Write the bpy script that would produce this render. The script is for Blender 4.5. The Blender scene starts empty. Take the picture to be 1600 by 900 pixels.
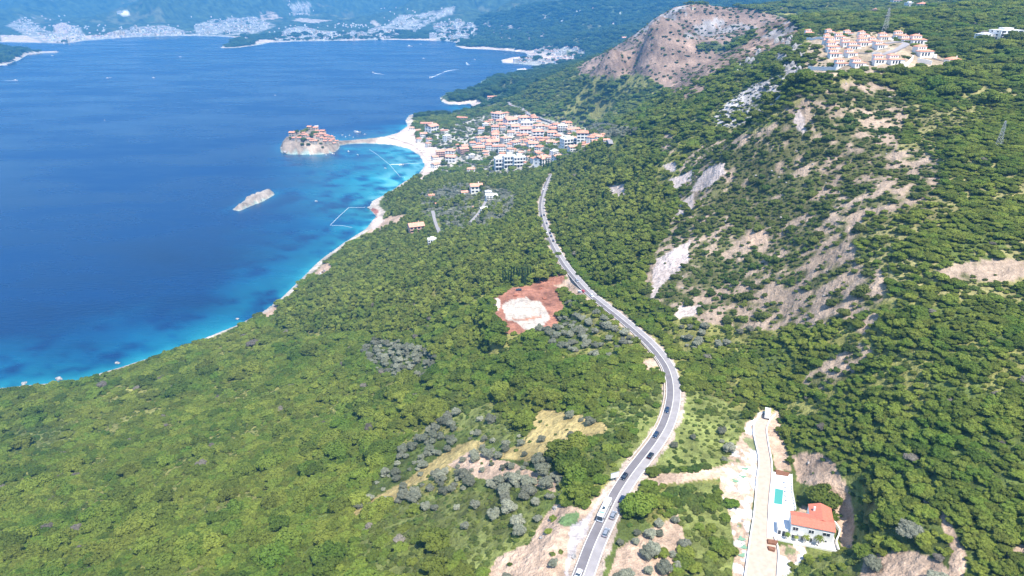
import bpy, math, random
import numpy as np
random.seed(7); RNG = np.random.default_rng(11)
scene = bpy.context.scene
C = scene.collection
PI = math.pi

# ------------------------------------------------------------------ camera model (metres, sea level z = 0)
FPX = 1066.667; PITCH = math.radians(23.9); CAMZ = 400.0
cp, sp = math.cos(PITCH), math.sin(PITCH)
def ray(px, py):
    dx = px - 800.0; u = 450.0 - py
    return dx, FPX*cp + u*sp, -FPX*sp + u*cp
def W(px, py, z):
    x, y, zc = ray(px, py); t = (z - CAMZ)/zc
    return x*t, y*t
def proj(x, y, z):
    dz = z - CAMZ
    dep = y*cp - dz*sp
    up = y*sp + dz*cp
    dep = np.where(dep < 1, 1, dep)
    return 800 + FPX*x/dep, 450 - FPX*up/dep, dep

# ------------------------------------------------------------------ noise
def _h(ix, iy, s):
    n = (ix.astype(np.int64)*374761393 + iy.astype(np.int64)*668265263 + s*982451653) & 0x7fffffff
    n = ((n ^ (n >> 13))*1274126177) & 0x7fffffff
    n = (n ^ (n >> 16)) & 0xffff
    return n/65535.0
def vn(x, y, s=0):
    ix = np.floor(x); iy = np.floor(y); fx = x-ix; fy = y-iy
    fx = fx*fx*(3-2*fx); fy = fy*fy*(3-2*fy)
    a = _h(ix, iy, s); b = _h(ix+1, iy, s); c = _h(ix, iy+1, s); d = _h(ix+1, iy+1, s)
    return (a+(b-a)*fx)*(1-fy) + (c+(d-c)*fx)*fy
def fbm(x, y, sc, o=4, s=0, g=.5):
    r = 0; a = 1; tot = 0
    ca, sa = math.cos(.7), math.sin(.7)
    x = x/sc; y = y/sc
    for k in range(o):
        r = r + a*(vn(x, y, s+k*17)*2-1); tot += a; a *= g
        x, y = (ca*x-sa*y)*2.03+5.1, (sa*x+ca*y)*2.03-3.7
    return r/tot
def sstep(a, b, v):
    t = np.clip((v-a)/(b-a), 0, 1); return t*t*(3-2*t)

# ------------------------------------------------------------------ plan geometry
def inpoly(x, y, P):
    P = np.asarray(P, float); r = np.zeros(np.shape(x), bool); n = len(P)
    for i in range(n):
        x0, y0 = P[i]; x1, y1 = P[(i+1) % n]
        if y0 == y1: continue
        c = ((y0 > y) != (y1 > y)) & (x < (x1-x0)*(y-y0)/(y1-y0)+x0)
        r ^= c
    return r
def segdist(x, y, P, closed=True):
    P = np.asarray(P, float); n = len(P); d = np.full(np.shape(x), 1e18)
    for i in range(n if closed else n-1):
        x0, y0 = P[i]; x1, y1 = P[(i+1) % n]
        ex, ey = x1-x0, y1-y0; L = ex*ex+ey*ey+1e-9
        t = np.clip(((x-x0)*ex+(y-y0)*ey)/L, 0, 1)
        d = np.minimum(d, (x-x0-t*ex)**2+(y-y0-t*ey)**2)
    return np.sqrt(d)
def chaikin(P, it=2, closed=True):
    P = np.asarray(P, float)
    for _ in range(it):
        Q = np.roll(P, -1, 0)
        R = np.stack([P*.75+Q*.25, P*.25+Q*.75], 1).reshape(-1, P.shape[1])
        if not closed: R = np.vstack([P[:1], R[:-2], P[-1:]])
        P = R
    return P

coast_px = [(0,607),(60,601),(120,595),(200,571),(290,541),(370,509),(410,488),(440,466),(470,437),(500,407),(540,378),
 (572,358),(588,338),(577,326),(581,315),(610,300),(632,284),(655,272),(664,258),(656,243),(638,232),(612,226),(580,224),(545,225),(522,228),
 (522,221),(560,218.5),(600,214),(622,208),(637,197),(634,188),(640,180),(665,176),(695,176),(712,179),(712,172),(728,173),(740,168),(735,162),(718,163.5),(700,163),
 (690,159),(688,152),(700,146),(715,143),(735,138),(750,133),(752,127),(765,121),(790,119),(808,116),(812,110),(835,108),(860,106),(845,103),
 (815,100),(786,98),(783,94),(800,90),(830,88),(820,82),(790,79),(757,77),(725,76),(712,72),(715,67),(700,64),(660,63),(600,62),(560,63),(500,64),
 (460,65),(420,66.5),(400,71),(365,75),(345,75),(350,70),(385,66),(390,60),(340,57),(300,56),(240,57),(210,58),(180,60),(130,64),(100,68),(60,67),(20,66),(-60,66),(-300,69)]
cw = [W(x, y, 0) for x, y in coast_px]
cw_all = [(-6000,-3500),(-1500,-60),(-957,330)] + cw + [(-16000,6200),(-16000,30000),(30000,30000),(30000,-3500)]
MAIN = np.array(cw_all)
ISLE = np.array([W(x, y, 0) for x, y in [(440,238),(450,240.5),(475,241.5),(505,241),(522,238),(531,232),(530,224),(520,219),(495,216),(465,217),(445,224),(437,232)]])
ROCK = np.array([W(x, y, 0) for x, y in [(363,328),(372,321),(385,312),(400,305),(415,299),(427,299),(429,304),(412,314),(392,322),(374,330)]])
NIK = np.array([W(x, y, 0) for x, y in [(-260,80),(-60,76),(0,77),(25,79),(40,82.5),(65,81.6),(92,80.5),(92,81.6),(65,83),(44,85.5),(30,94),(10,101),(-30,107),(-120,112),(-260,112)]])

def sdist(x, y):
    d = segdist(x, y, MAIN); s = np.where(inpoly(x, y, MAIN), d, -d)
    return s

# ------------------------------------------------------------------ terrain control points: (px, py, z)
road_px = [(894,940,205),(911,900,207),(929,852,207),(946,815,207),(966,774,207),(985,744,206),(1004,719,205),(1026,690,204),(1042,662,203),(1051,630,202),(1052,603,200),
 (1046,578,198),(1034,558,197),(1015,536,195),(993,516,192),(964,492,189),(940,473,186),(921,457,183),(903,438,180),(884,415,175),(869,391,170),
 (859,371,163),(852.5,352,155),(847.6,336,147),(846,322,140),(848,308,131),(852.5,292,121),(857,281,112),(862,272,104)]
cps = list(road_px) + [
 (0,900,122),(150,850,112),(0,750,62),(300,750,95),(500,650,90),(700,750,168),(800,850,195),(500,850,158),(300,900,148),(700,560,140),(600,450,85),(520,520,60),(400,560,45),(200,640,30),
 (700,400,100),(760,340,88),(700,300,45),(640,340,36),(760,280,62),(850,230,66),(900,215,62),(930,200,76),(750,220,40),(700,215,24),(665,225,8),(690,240,10),(720,262,28),(680,195,18),(650,190,14),(700,178,10),
 (760,180,34),(800,168,58),(730,150,18),(705,152,14),(760,145,22),(780,140,32),(790,125,28),(830,130,70),
 (820,480,172),(780,470,160),(870,500,180),(760,620,165),(900,640,192),(950,560,190),(880,720,196),
 (1100,830,205),(1060,760,206),(1120,740,205),(1190,650,203),(1185,720,204),(1190,780,204),(1190,850,203),(1190,900,202),(1225,800,206),(1270,820,208),(1320,800,213),(1300,880,210),
 (1380,900,219),(1380,800,223),(1380,700,227),(1380,600,235),(1380,500,247),(1380,400,261),(1380,300,279),(1380,200,300),(1380,150,315),
 (1260,116,331),(1310,114,332),(1380,112,330),(1440,108,329),(1490,107,326),(1380,75,341),(1300,62,343),(1440,70,340),(1340,58,345),(1265,60,340),
 (1600,880,235),(1600,700,246),(1600,600,254),(1600,450,265),(1600,300,290),(1600,150,322),(1600,100,335),(1540,60,345),(1600,50,352),(1600,0,372),(1500,20,352),
 (1200,700,205),(1250,640,210),(1200,600,206),(1200,500,214),(1200,400,230),(1200,300,252.5),(1200,200,276),(1200,150,294),(1200,115,309),(1235,100,322),
 (1050,550,197),(1070,500,202),(1050,400,210),(1050,300,222),(1050,250,231),(1050,200,241),(1065,165,250),(1110,140,270),(1150,120,290),
 (1000,480,194),(960,440,188),(980,360,188),(1000,300,203),(900,350,160),(900,300,135),(1000,230,207),(960,222,199),(930,240,175),(900,250,150),(880,262,120),
 (900,150,123),(900,112,165),(850,130,122),(800,120,92),(1000,150,171),(1000,110,206),(1000,70,254),(960,72,262),(1010,35,318),(1050,14,342),(1085,13,345),(1150,16,338),(1085,60,275),(1085,100,232),(1100,130,218),(1050,158,175),(950,180,120),
 (1200,42,333),(1200,20,336),(1300,20,340),(1400,35,334),(1400,0,352),(1250,0,352),(1170,70,310),
 (1000,20,236),(1000,50,162),(900,80,52),(900,50,136),(900,20,224),(850,95,15),(880,90,30),(850,75,35),(800,70,22),(800,40,103),(800,10,220),(760,60,40),(760,45,70),(740,70,12),
 (700,50,22),(700,20,146),(700,0,245),(650,45,30),(640,25,95),(620,50,28),(560,50,25),(560,20,110),(500,45,22),(500,20,110),(500,0,215),
 (420,55,18),(400,45,28),(400,20,110),(400,0,210),(370,62,30),(300,45,20),(300,30,75),(300,10,180),(300,0,225),(250,30,90),(250,10,200),(200,50,25),(200,36,48),(130,45,30),(130,20,110),(80,1,235),(130,12,150),(180,24,80),(205,9,140),(50,40,35),(50,10,160),(0,40,35),(0,5,190),(160,30,80),(190,34,60),(-60,20,120),(-200,20,120)]
far = [(-9000,13000,330),(-4000,14000,420),(0,13000,600),(4000,12000,750),(8000,9000,800),(4500,6000,620),(3000,4200,480),(5000,2000,620),(2500,1500,480),(1200,600,420),(900,250,380),(500,80,300),(350,-100,290),(250,60,250),
       (0,60,215),(-150,60,175),(-400,60,90),(0,-200,240),(-9500,9500,60),(1500,1100,410),(-12000,9000,200),(-3500,9500,270),(-6200,11000,20),(-7840,14000,380),(-5200,13500,420),(-1500,10000,350),(1500,9000,480)]
P_ = []; Z_ = []
for (px, py, z) in cps: P_.append(W(px, py, z)); Z_.append(z)
for (x, y, z) in far: P_.append((x, y)); Z_.append(z)
for i, p in enumerate(cw_all[1:-4]):
    P_.append(p); Z_.append(2.0)
P_ = np.array(P_); Z_ = np.array(Z_)
_c2 = 22.0**2
def phi(a, b): return np.sqrt((a[:, None, 0]-b[None, :, 0])**2+(a[:, None, 1]-b[None, :, 1])**2+_c2)
n_ = len(P_)
A_ = np.zeros((n_+1, n_+1)); A_[:n_, :n_] = phi(P_, P_) - np.eye(n_)*2.0

A_[:n_, n_] = 1; A_[n_, :n_] = 1
w_ = np.linalg.solve(A_, np.concatenate([Z_, [0]]))
def rbf(x, y):
    sh = np.shape(x); q = np.stack([np.ravel(x), np.ravel(y)], 1); out = np.empty(len(q))
    Pf = P_.astype(np.float32); wf = w_[:n_].astype(np.float32)
    for i in range(0, len(q), 60000):
        out[i:i+60000] = phi(q[i:i+60000].astype(np.float32), Pf).dot(wf)+w_[n_]
    return out.reshape(sh)

def spline(P, n=12):
    P = np.asarray(P, float); out = []
    for i in range(len(P)-1):
        p0 = P[max(i-1, 0)]; p1 = P[i]; p2 = P[i+1]; p3 = P[min(i+2, len(P)-1)]
        for k in range(n):
            t = k/n
            out.append(.5*((2*p1)+(-p0+p2)*t+(2*p0-5*p1+4*p2-p3)*t*t+(-p0+3*p1-3*p2+p3)*t**3))
    out.append(P[-1]); return np.array(out)
ROAD3 = spline([(*W(x, y, z), z) for x, y, z in road_px], 8)

# ------------------------------------------------------------------ polar terrain grid
NT, NR = 860, 1120
TH = np.linspace(math.radians(-66), math.radians(66), NT)
R0, R1 = 45.0, 17000.0
LR = np.linspace(math.log(R0), math.log(R1), NR)
th, lr = np.meshgrid(TH, LR, indexing='ij'); rr = np.exp(lr)
GX = np.sin(th)*rr; GY = np.cos(th)*rr
SD = sdist(GX, GY)
wob = fbm(GX, GY, 40, 4, 3)*np.clip(rr/260, 2.5, 30)
SD = SD + wob*np.clip((np.abs(SD)+2)/30, .25, 1)*.6
base = rbf(GX, GY)
rough = sstep(1.5, 60, SD)
amp = 2.2 + 5*sstep(150, 260, base)*sstep(430, 700, rr) + 12*sstep(1000, 2500, rr) + 45*sstep(4500, 9000, rr)*sstep(20, 120, base)
nz = fbm(GX, GY, 120, 5, 1)*amp*.8 + fbm(GX, GY, 22, 3, 9)*np.clip(amp, 0, 9)*.22
rid = 1-np.abs(fbm(GX, GY, 900, 5, 31))*2
rid3 = 1-np.abs(fbm(GX, GY, 1700, 4, 131))*2.2
nz += ((rid-.55)*110+(rid3-.45)*260)*sstep(3200, 7500, rr)*sstep(25, 190, base)
rid2 = 1-np.abs(fbm(GX*1.0, GY*.6, 130, 4, 57))*2.4
spur = sstep(200, 260, base)*sstep(380, 520, rr)*(1-sstep(1100, 1400, rr))
nz += (rid2-.4)*7*spur
hillb = inpoly(*proj(GX, GY, base)[:2], [(890,125),(955,65),(1005,25),(1060,0),(1160,8),(1250,40),(1220,90),(1080,175),(1000,140)]) & (rr > 1150) & (rr < 2300)
nz += np.where(hillb, (1-np.abs(fbm(GX, GY, 60, 4, 77))*2.5)*5-1, 0)
Hh = base + nz*rough
land = np.minimum(np.maximum(Hh, 1.0+np.clip(SD, 0, 20)*.06), .25 + np.clip(SD, 0, None)*.55)
sea = -np.minimum(14, .4+np.clip(-SD, 0, None)*.12)
H = np.where(SD > 0, land, sea)
# islands
SD0 = SD.copy()
def isl(Pg, fn, s):
    m = (np.abs(GX-Pg[:, 0].mean()) < np.ptp(Pg[:, 0])) & (np.abs(GY-Pg[:, 1].mean()) < np.ptp(Pg[:, 1])*1.3)
    x, y = GX[m], GY[m]; d = segdist(x, y, Pg); d = np.where(inpoly(x, y, Pg), d, -d)
    d = d + fbm(x, y, 14, 3, s)*np.clip(rr[m]/600, 1, 8)
    h = fn(d, x, y); cur = H[m]; H[m] = np.where(d > 0, np.maximum(cur, h), np.maximum(cur, -np.clip(-d*.35+.4, 0, 14)))
    sd = SD[m]; SD[m] = np.maximum(sd, d)
    return m
isle_c = ISLE.mean(0)
def f_isle(d, x, y):
    h = np.clip(d*2.0, 0, 17) + 20*sstep(4, 52, d) - 7*sstep(-5, 70, x-isle_c[0])
    return np.maximum(.5, h + fbm(x, y, 9, 3, 5)*np.clip(d*.5, 0, 4))
ISM = isl(ISLE, f_isle, 41)
ROM = isl(ROCK, lambda d, x, y: np.maximum(.3, np.clip(d*1.2, 0, 11)*(.75+.6*fbm(x, y, 16, 4, 8)) + 3*fbm(x, y, 5, 2, 3)*(d > 2)), 43)
NKM = isl(NIK, lambda d, x, y: np.maximum(.8, np.clip(d*.28, 0, 75)+fbm(x, y, 90, 4, 8)*np.clip(d*.08, 0, 12)), 45)

# flatten under the roads, the yard and the building pad
rd = np.full(GX.shape, 1e9); rz = np.zeros(GX.shape)
near = (rr < 1400) & (th > -.2) & (th < .35)
x, y = GX[near], GY[near]; bd = np.full(x.shape, 1e9); bz = np.zeros(x.shape)
for i in range(len(ROAD3)-1):
    a, b = ROAD3[i], ROAD3[i+1]; ex, ey = b[0]-a[0], b[1]-a[1]; L = ex*ex+ey*ey
    t = np.clip(((x-a[0])*ex+(y-a[1])*ey)/L, 0, 1); d = np.hypot(x-a[0]-t*ex, y-a[1]-t*ey)
    m = d < bd; bd = np.where(m, d, bd); bz = np.where(m, a[2]+(b[2]-a[2])*t, bz)
k = 1-sstep(8.5, 26, bd)
h = H[near]; H[near] = h*(1-k)+(bz-.35)*k
rd[near] = bd
def flatten(poly_px, z, pad=4, fall=12, plane=None):
    global H
    Pw = np.array([W(a, b, z) for a, b in poly_px]); cx, cy = Pw.mean(0)
    m = np.hypot(GX-cx, GY-cy) < 160
    x, y = GX[m], GY[m]; d = segdist(x, y, Pw); d = np.where(inpoly(x, y, Pw), 0, d)
    k = 1-sstep(pad, pad+fall, d); zz = z if plane is None else plane(x, y)
    H[m] = H[m]*(1-k)+zz*k
DRIVE_L = [(1160,925),(1164,900),(1172,840),(1179,798),(1182,750),(1187,720),(1181,696),(1175,668),(1184,652),(1193,645)]
DRIVE_R = [(1214,925),(1214,900),(1218,856),(1200,822),(1202,780),(1208,732),(1200,692),(1197,668),(1204,655),(1212,648)]
flatten([(1160,930),(1160,840),(1172,750),(1165,665),(1190,640),(1215,650),(1212,730),(1238,738),(1240,795),(1312,805),(1318,862),(1225,860),(1214,930)], 203.6, 1, 10)
SITE = [(770,468),(800,450),(855,440),(872,450),(880,480),(870,510),(835,520),(785,522),(776,490)]
_sx, _sy = W(820, 480, 171); _bz = float(rbf(np.array([_sx]), np.array([_sy]))[0]); print('site', _bz)
flatten(SITE, _bz, 1, 16)
lrs = LR[1]-LR[0]; ths = TH[1]-TH[0]
def grid(A, x, y):
    x = np.asarray(x, float); y = np.asarray(y, float)
    u = np.clip((np.arctan2(x, y)-TH[0])/ths, 0, NT-1.001); v = np.clip((np.log(np.maximum(np.hypot(x, y), R0))-LR[0])/lrs, 0, NR-1.001)
    i = u.astype(int); j = v.astype(int); fu = u-i; fv = v-j
    return (A[i, j]*(1-fu)+A[i+1, j]*fu)*(1-fv)+(A[i, j+1]*(1-fu)+A[i+1, j+1]*fu)*fv
def height(x, y): return grid(H, x, y)
def ground(px, py, zmin=0.0, tmin=.1):
    """first point of the terrain (or sea) met by the line of sight through this place of the view"""
    dx, dy, dz = ray(px, py)
    t = np.exp(np.linspace(math.log(tmin), math.log(14), 5000))
    x, y, z = dx*t, dy*t, CAMZ+dz*t
    h = np.maximum(height(x, y), zmin)
    k = int(np.argmax(z < h)); 
    if k == 0: k = len(t)-1
    return float(x[k]), float(y[k]), float(max(height(x[k], y[k]), zmin))
# ------------------------------------------------------------------ materials
def mat(name):
    m = bpy.data.materials.new(name); m.use_nodes = True
    nt = m.node_tree; return m, nt, nt.nodes, nt.links, nt.nodes['Principled BSDF']
def simple(name, col, rough=.7, metal=0, var=0, sc=1.0, spec=.3, emit=None):
    m, nt, N, L, b = mat(name)
    b.inputs['Base Color'].default_value = (*col, 1); b.inputs['Roughness'].default_value = rough
    b.inputs['Metallic'].default_value = metal; b.inputs['Specular IOR Level'].default_value = spec
    if var:
        g = N.new('ShaderNodeNewGeometry'); n = N.new('ShaderNodeTexNoise'); n.inputs['Scale'].default_value = sc; n.inputs['Detail'].default_value = 4
        L.new(g.outputs['Position'], n.inputs['Vector'])
        mr = N.new('ShaderNodeMapRange'); mr.inputs[3].default_value = 1-var; mr.inputs[4].default_value = 1+var; mr.inputs[1].default_value = .3; mr.inputs[2].default_value = .7
        L.new(n.outputs['Fac'], mr.inputs[0])
        mx = N.new('ShaderNodeVectorMath'); mx.operation = 'SCALE'; mx.inputs[0].default_value = col
        L.new(mr.outputs[0], mx.inputs['Scale']); L.new(mx.outputs[0], b.inputs['Base Color'])
    return m
def noise_mul(N, L, src, pos, scale, lo, hi, detail=5, a=.3, b_=.7):
    n = N.new('ShaderNodeTexNoise'); n.inputs['Scale'].default_value = scale; n.inputs['Detail'].default_value = detail; n.inputs['Roughness'].default_value = .6
    L.new(pos, n.inputs['Vector'])
    mr = N.new('ShaderNodeMapRange'); mr.inputs[1].default_value = a; mr.inputs[2].default_value = b_; mr.inputs[3].default_value = lo; mr.inputs[4].default_value = hi
    L.new(n.outputs['Fac'], mr.inputs[0])
    mx = N.new('ShaderNodeVectorMath'); mx.operation = 'SCALE'; L.new(src, mx.inputs[0]); L.new(mr.outputs[0], mx.inputs['Scale'])
    return mx.outputs[0], n.outputs['Fac']

# ------------------------------------------------------------------ land cover
PX, PY, DP = proj(GX, GY, H)
wx = fbm(GX, GY, 14, 3, 61)*1400/np.clip(rr, 150, 3000)*1.0; wy = fbm(GX, GY, 14, 3, 62)*1400/np.clip(rr, 150, 3000)*.8
QX, QY = PX+wx, PY+wy
def pin(P, rmin=0, rmax=1e9, raw=False, sm=1):
    P = chaikin(P, sm) if sm else P
    m = inpoly(PX if raw else QX, PY if raw else QY, P) & (rr > rmin) & (rr < rmax) & (SD > 0)
    return m
PINE = [[(425,500),(450,470),(500,440),(560,400),(590,350),(585,300),(640,268),(730,262),(850,262),(845,330),(862,400),(868,440),(800,448),(760,462),(700,478),(640,525),(520,520),(455,525)],
        [(852,320),(862,262),(900,235),(1000,215),(1030,270),(1035,330),(1050,350),(1010,400),(990,430),(940,455),(905,415),(870,370)],
        [(1055,330),(1100,300),(1150,290),(1180,310),(1150,350),(1090,370),(1060,400)]]
OLIVE = [[(650,300),(700,285),(780,295),(815,305),(800,340),(760,360),(700,365),(660,345)],[(560,540),(600,525),(680,550),(690,590),(640,600),(580,575)],
         [(825,480),(900,470),(990,520),(985,560),(900,560),(860,540),(830,525)],[(1060,500),(1120,480),(1200,490),(1180,520),(1120,550),(1060,560)],
         [(690,215),(740,190),(790,185),(770,215),(740,235),(690,250)],[(850,175),(960,195),(1000,205),(960,222),(900,205),(850,190)],
         [(560,790),(600,730),(650,680),(720,640),(800,670),(880,720),(885,780),(850,880),(780,880),(700,860),(680,800),(610,790)],
         [(1030,640),(1150,650),(1160,720),(1050,730)],[(950,820),(1060,800),(1060,920),(930,920)]]
SPARSE = [[(1060,250),(1120,215),(1200,205),(1240,150),(1215,240),(1140,300),(1060,335)],[(1380,240),(1460,230),(1480,300),(1400,330),(1345,340)],[(1100,420),(1300,400),(1400,430),(1360,500),(1200,520),(1060,500)],[(1000,470),(1015,400),(1060,345),(1130,300),(1170,240),(1220,180),(1290,135),(1370,120),(1425,160),(1400,240),(1370,310),(1340,360),(1335,430),(1290,480),(1200,500),(1060,485)],
          [(1440,430),(1500,410),(1600,400),(1610,440),(1500,440)],[(1030,215),(1050,205),(1060,235),(1035,245)],
          [(1250,590),(1300,560),(1340,535),(1368,545),(1350,575),(1290,610),(1255,615)],[(1330,520),(1360,490),(1385,480),(1350,530)]]
BROWN = [(885,118),(955,66),(1005,30),(1060,5),(1165,10),(1255,38),(1240,70),(1160,118),(1115,135),(1062,172),(1058,150),(1000,112),(985,118),(960,122)]
BROWN2 = [(1060,175),(1070,140),(1100,128),(1110,150)]
GREENB = [(1085,68),(1120,70),(1150,62),(1180,48),(1185,55),(1150,76),(1110,82),(1088,76)]
ROCKY = [(1112,198),(1130,165),(1165,140),(1190,120),(1228,118),(1226,142),(1195,175),(1150,200)]
CLIFF = [[(1148,118),(1160,98),(1185,78),(1192,92),(1180,108),(1155,122)],[(1200,70),(1240,60),(1262,75),(1250,110),(1235,130),(1222,110),(1215,90)]]
SCREE = [[(1098,268),(1112,258),(1134,253),(1132,270),(1100,296),(1078,300)],[(1036,258),(1056,252),(1056,268),(1042,270)],[(1046,280),(1085,264),(1080,280),(1050,298)],
         [(1047,350),(1058,322),(1085,300),(1080,328),(1055,345)],[(1025,405),(1078,376),(1074,410),(1040,440),(1018,460)],[(1052,492),(1060,478),(1095,475),(1090,490),(1060,500)],
         [(945,292),(975,288),(977,302),(966,320),(955,300)],[(1235,180),(1250,170),(1262,200),(1258,212),(1248,205)],[(1030,420),(1040,432),(1025,462),(1015,470)]]
TAN = [[(840,640),(870,638),(945,660),(950,675),(920,690),(880,705),(860,720),(800,720),(770,712),(820,690)],[(545,800),(600,770),(655,735),(700,700),(760,682),(760,700),(715,725),(690,745),(650,755),(610,790),(560,815)]]
SOIL = [[(700,725),(735,705),(790,720),(870,750),(868,768),(820,755),(770,752),(720,740)],
        [(760,900),(780,870),(830,850),(850,810),(865,785),(910,795),(935,770),(960,752),(966,764),(925,845),(905,895),(895,940),(760,940)],
        [(960,860),(1060,800),(1075,860),(1040,920),(950,920)],
        [(1355,865),(1420,858),(1470,875),(1500,920),(1330,920)],[(1468,800),(1485,800),(1495,840),(1510,870),(1505,920),(1480,920),(1485,860)],[(1570,860),(1610,850),(1610,880),(1580,880)],
        [(1235,715),(1275,705),(1300,720),(1330,780),(1335,850),(1318,862),(1300,800),(1280,760),(1245,750)],
        [(1190,655),(1215,640),(1222,690),(1235,735),(1212,735)],
        [(1128,735),(1165,660),(1195,640),(1182,700),(1190,730),(1175,800),(1165,920),(1140,920),(1150,860),(1140,800),(1125,760)],[(1212,856),(1260,850),(1258,870),(1225,905),(1214,915)],
        [(1038,748),(1050,738),(1140,727),(1146,741),(1060,754)],[(1010,750),(1030,738),(1050,738),(1050,752),(1020,765)],
        [(865,440),(905,432),(925,465),(940,480),(905,465),(880,452),(868,450)],[(1000,565),(1020,560),(1028,572),(1010,578)],
        [(575,352),(610,338),(640,335),(620,352),(590,362),(575,372)],[(490,428),(505,412),(520,410),(518,425),(500,436)],[(410,490),(430,478),(445,478),(430,492),(415,500)],
        [(1165,365),(1200,360),(1200,380),(1170,385)],[(1245,800),(1258,790),(1262,800),(1250,806)]]
LOW = [[(1035,755),(1135,752),(1148,800),(1142,920),(1062,920),(1075,860),(1055,800)],[(1035,600),(1070,600),(1160,640),(1168,660),(1130,735),(1050,738),(1010,740)],[(935,640),(1030,590),(1040,630),(1005,696),(960,760),(935,730),(890,720),(930,690)],[(1235,860),(1330,850),(1360,880),(1330,920),(1225,920)],[(1240,735),(1300,700),(1350,790),(1350,860),(1318,862),(1300,800)],[(560,820),(700,760),(860,790),(830,850),(760,910),(560,910)],[(0,640),(90,640),(140,700),(60,720),(0,700)],[(640,600),(760,620),(820,690),(760,690),(690,650)]]
RED = [SITE, [(895,425),(905,430),(895,436)],[(800,455),(840,440),(870,432),(885,420),(880,442),(850,452)]]
PAD = [(784,477),(799,468),(823,464),(829,470),(845,471),(860,496),(853,502),(847,513),(828,518),(813,511),(806,503),(792,500)]
GRAVEL = [(884,870),(890,822),(915,812),(925,800),(940,770),(955,755),(966,760),(925,845),(900,905),(884,905)]
VILL = [(1252,112),(1262,88),(1262,55),(1330,48),(1400,52),(1452,60),(1450,72),(1470,90),(1490,95),(1500,112),(1440,106),(1400,116),(1330,118),(1290,122)]
TOWN = [(655,270),(670,240),(650,215),(690,200),(770,175),(830,180),(950,212),(958,225),(880,252),(850,262),(800,275),(730,275)]
BEACH = [[(540,216),(600,211),(640,195),(652,205),(650,220),(690,235),(690,262),(672,285),(652,285),(665,262),(655,242),(625,229),(570,227),(535,230)],
         [(686,150),(700,160),(735,157),(762,155),(765,163),(740,168),(700,167)],[(579,350),(592,330),(600,345),(585,362)],
         [(712,72),(760,73),(820,78),(830,86),(780,82),(712,80)],[(780,88),(850,88),(870,100),(830,112),(780,98)],[(400,62),(720,60),(720,68),(400,68.5)],[(0,55),(340,55),(340,61),(200,61),(60,68),(0,68)]]
col = np.empty(GX.shape+(3,), np.float32)
den = np.ones(GX.shape, np.float32); kind = np.zeros(GX.shape, np.int8)    # 0 broadleaf, 1 pine, 2 olive, 3 shrub
n1 = fbm(GX, GY, 35, 4, 91); n2 = fbm(GX, GY, 7, 3, 92); n3 = fbm(GX, GY, 160, 3, 93)
def setc(m, c, v=.12):
    k = (1+v*1.6*n1[m]+v*1.6*n2[m])[:, None]; col[m] = np.asarray(c)[None]*k
setc(np.ones(GX.shape, bool), (.11,.14,.035), .3)
g_ = n1 > .12; setc(g_, (.19,.185,.055), .3)
far_g = (rr > 2300); setc(far_g, (.05,.075,.03), .55)
den[...] = np.where(n1 > .2, .35, 1) ; den[n2 > .5] *= .3
rightm = (PX > 1130) & (PY < 470) & (PY > 110) & (rr < 1000); den[rightm] = np.clip(.85-(n1[rightm]+.6*n2[rightm])*1.3, .25, .95); setc(rightm & (n1+n2*.6 > .05), (.22,.2,.08), .3)
for P in PINE: m = pin(P, 0, 1500); kind[m] = 1; den[m] = 1
for P in OLIVE: m = pin(P, 0, 2200); m &= (n2+n1*.7 < .3) | (PY > 640); kind[m] = 2; den[m] = .8; 
m = pin(OLIVE[6]); den[m] = .62; m = pin(OLIVE[8]); den[m] = .6
for P in SPARSE:
    m = pin(P, 0, 1000); kind[m] = 3; b = n2*1.1+n1*.6+n3*.35+.6*fbm(GX, GY, 11, 2, 98)-.11
    den[m] = np.clip(.62-(b[m]+.06)*1.9, .07, .9); q_ = np.clip((b[m]+.3)/.4, 0, 1)[:, None]; col[m] = (np.array([[.13,.13,.05]])*(1-q_)+np.array([[.34,.255,.185]])*q_)*(1+.25*n2[m]+.25*n1[m])[:, None]
m = pin(BROWN, 1100, 2400) | pin(BROWN2, 1000, 2400); b = n1+n3; setc(m, (.25,.175,.13), .3); bn_ = np.sin(H[m]/6.5+1.5*n1[m]); den[m] = np.clip(.55+.35*bn_, .25, .9); col[m] *= (1-.18*bn_)[:, None]; kind[m] = 3
mm = m & (fbm(GX, GY, 45, 3, 95)+.25*n2 > .2) & (PY < 60); setc(mm, (.27,.245,.23), .35)
m = pin(GREENB, 1100, 2400); den[m] = .9; setc(m, (.08,.1,.03)); kind[m] = 0
m = pin(ROCKY, 450, 1000); b = n2+n1*.8; m2 = m & (b > -.3); setc(m2, (.36,.34,.325), .35); den[m] = .7; den[m2] = .08
for P in CLIFF: m = pin(P, 450, 1100); setc(m, (.38,.35,.34), .35); den[m] = .22
for P in SCREE: m = pin(P, 300, 1000, sm=0); setc(m, (.52,.43,.38), .08); den[m] = .015
low = np.zeros(GX.shape, bool)
for P in LOW: m = pin(P, 0, 700); low |= m; setc(m, (.17,.19,.055), .3); den[m] = np.where(n2[m]+n1[m] > .1, .03, .16)
for P in TAN: m = pin(P, 0, 700); setc(m, (.4,.31,.13), .25); den[m] = .12; kind[m] = 2
for i, P in enumerate(SOIL): m = pin(P, 0, 1300, sm=0); setc(m, (.46,.33,.235), .16); den[m] = .0 if i >= 6 else (.6 if i in (0, 2) else .1); kind[m] = 2
m = pin(SOIL[8]) | pin(SOIL[9]); mm = m & (n2+fbm(GX, GY, 3, 2, 97) > .15); setc(mm, (.66,.62,.58), .1); setc(m & (n2 < -.3), (.2,.22,.1), .1)
m = pin(GRAVEL); setc(m, (.47,.42,.4), .08); den[m] = 0
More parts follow.
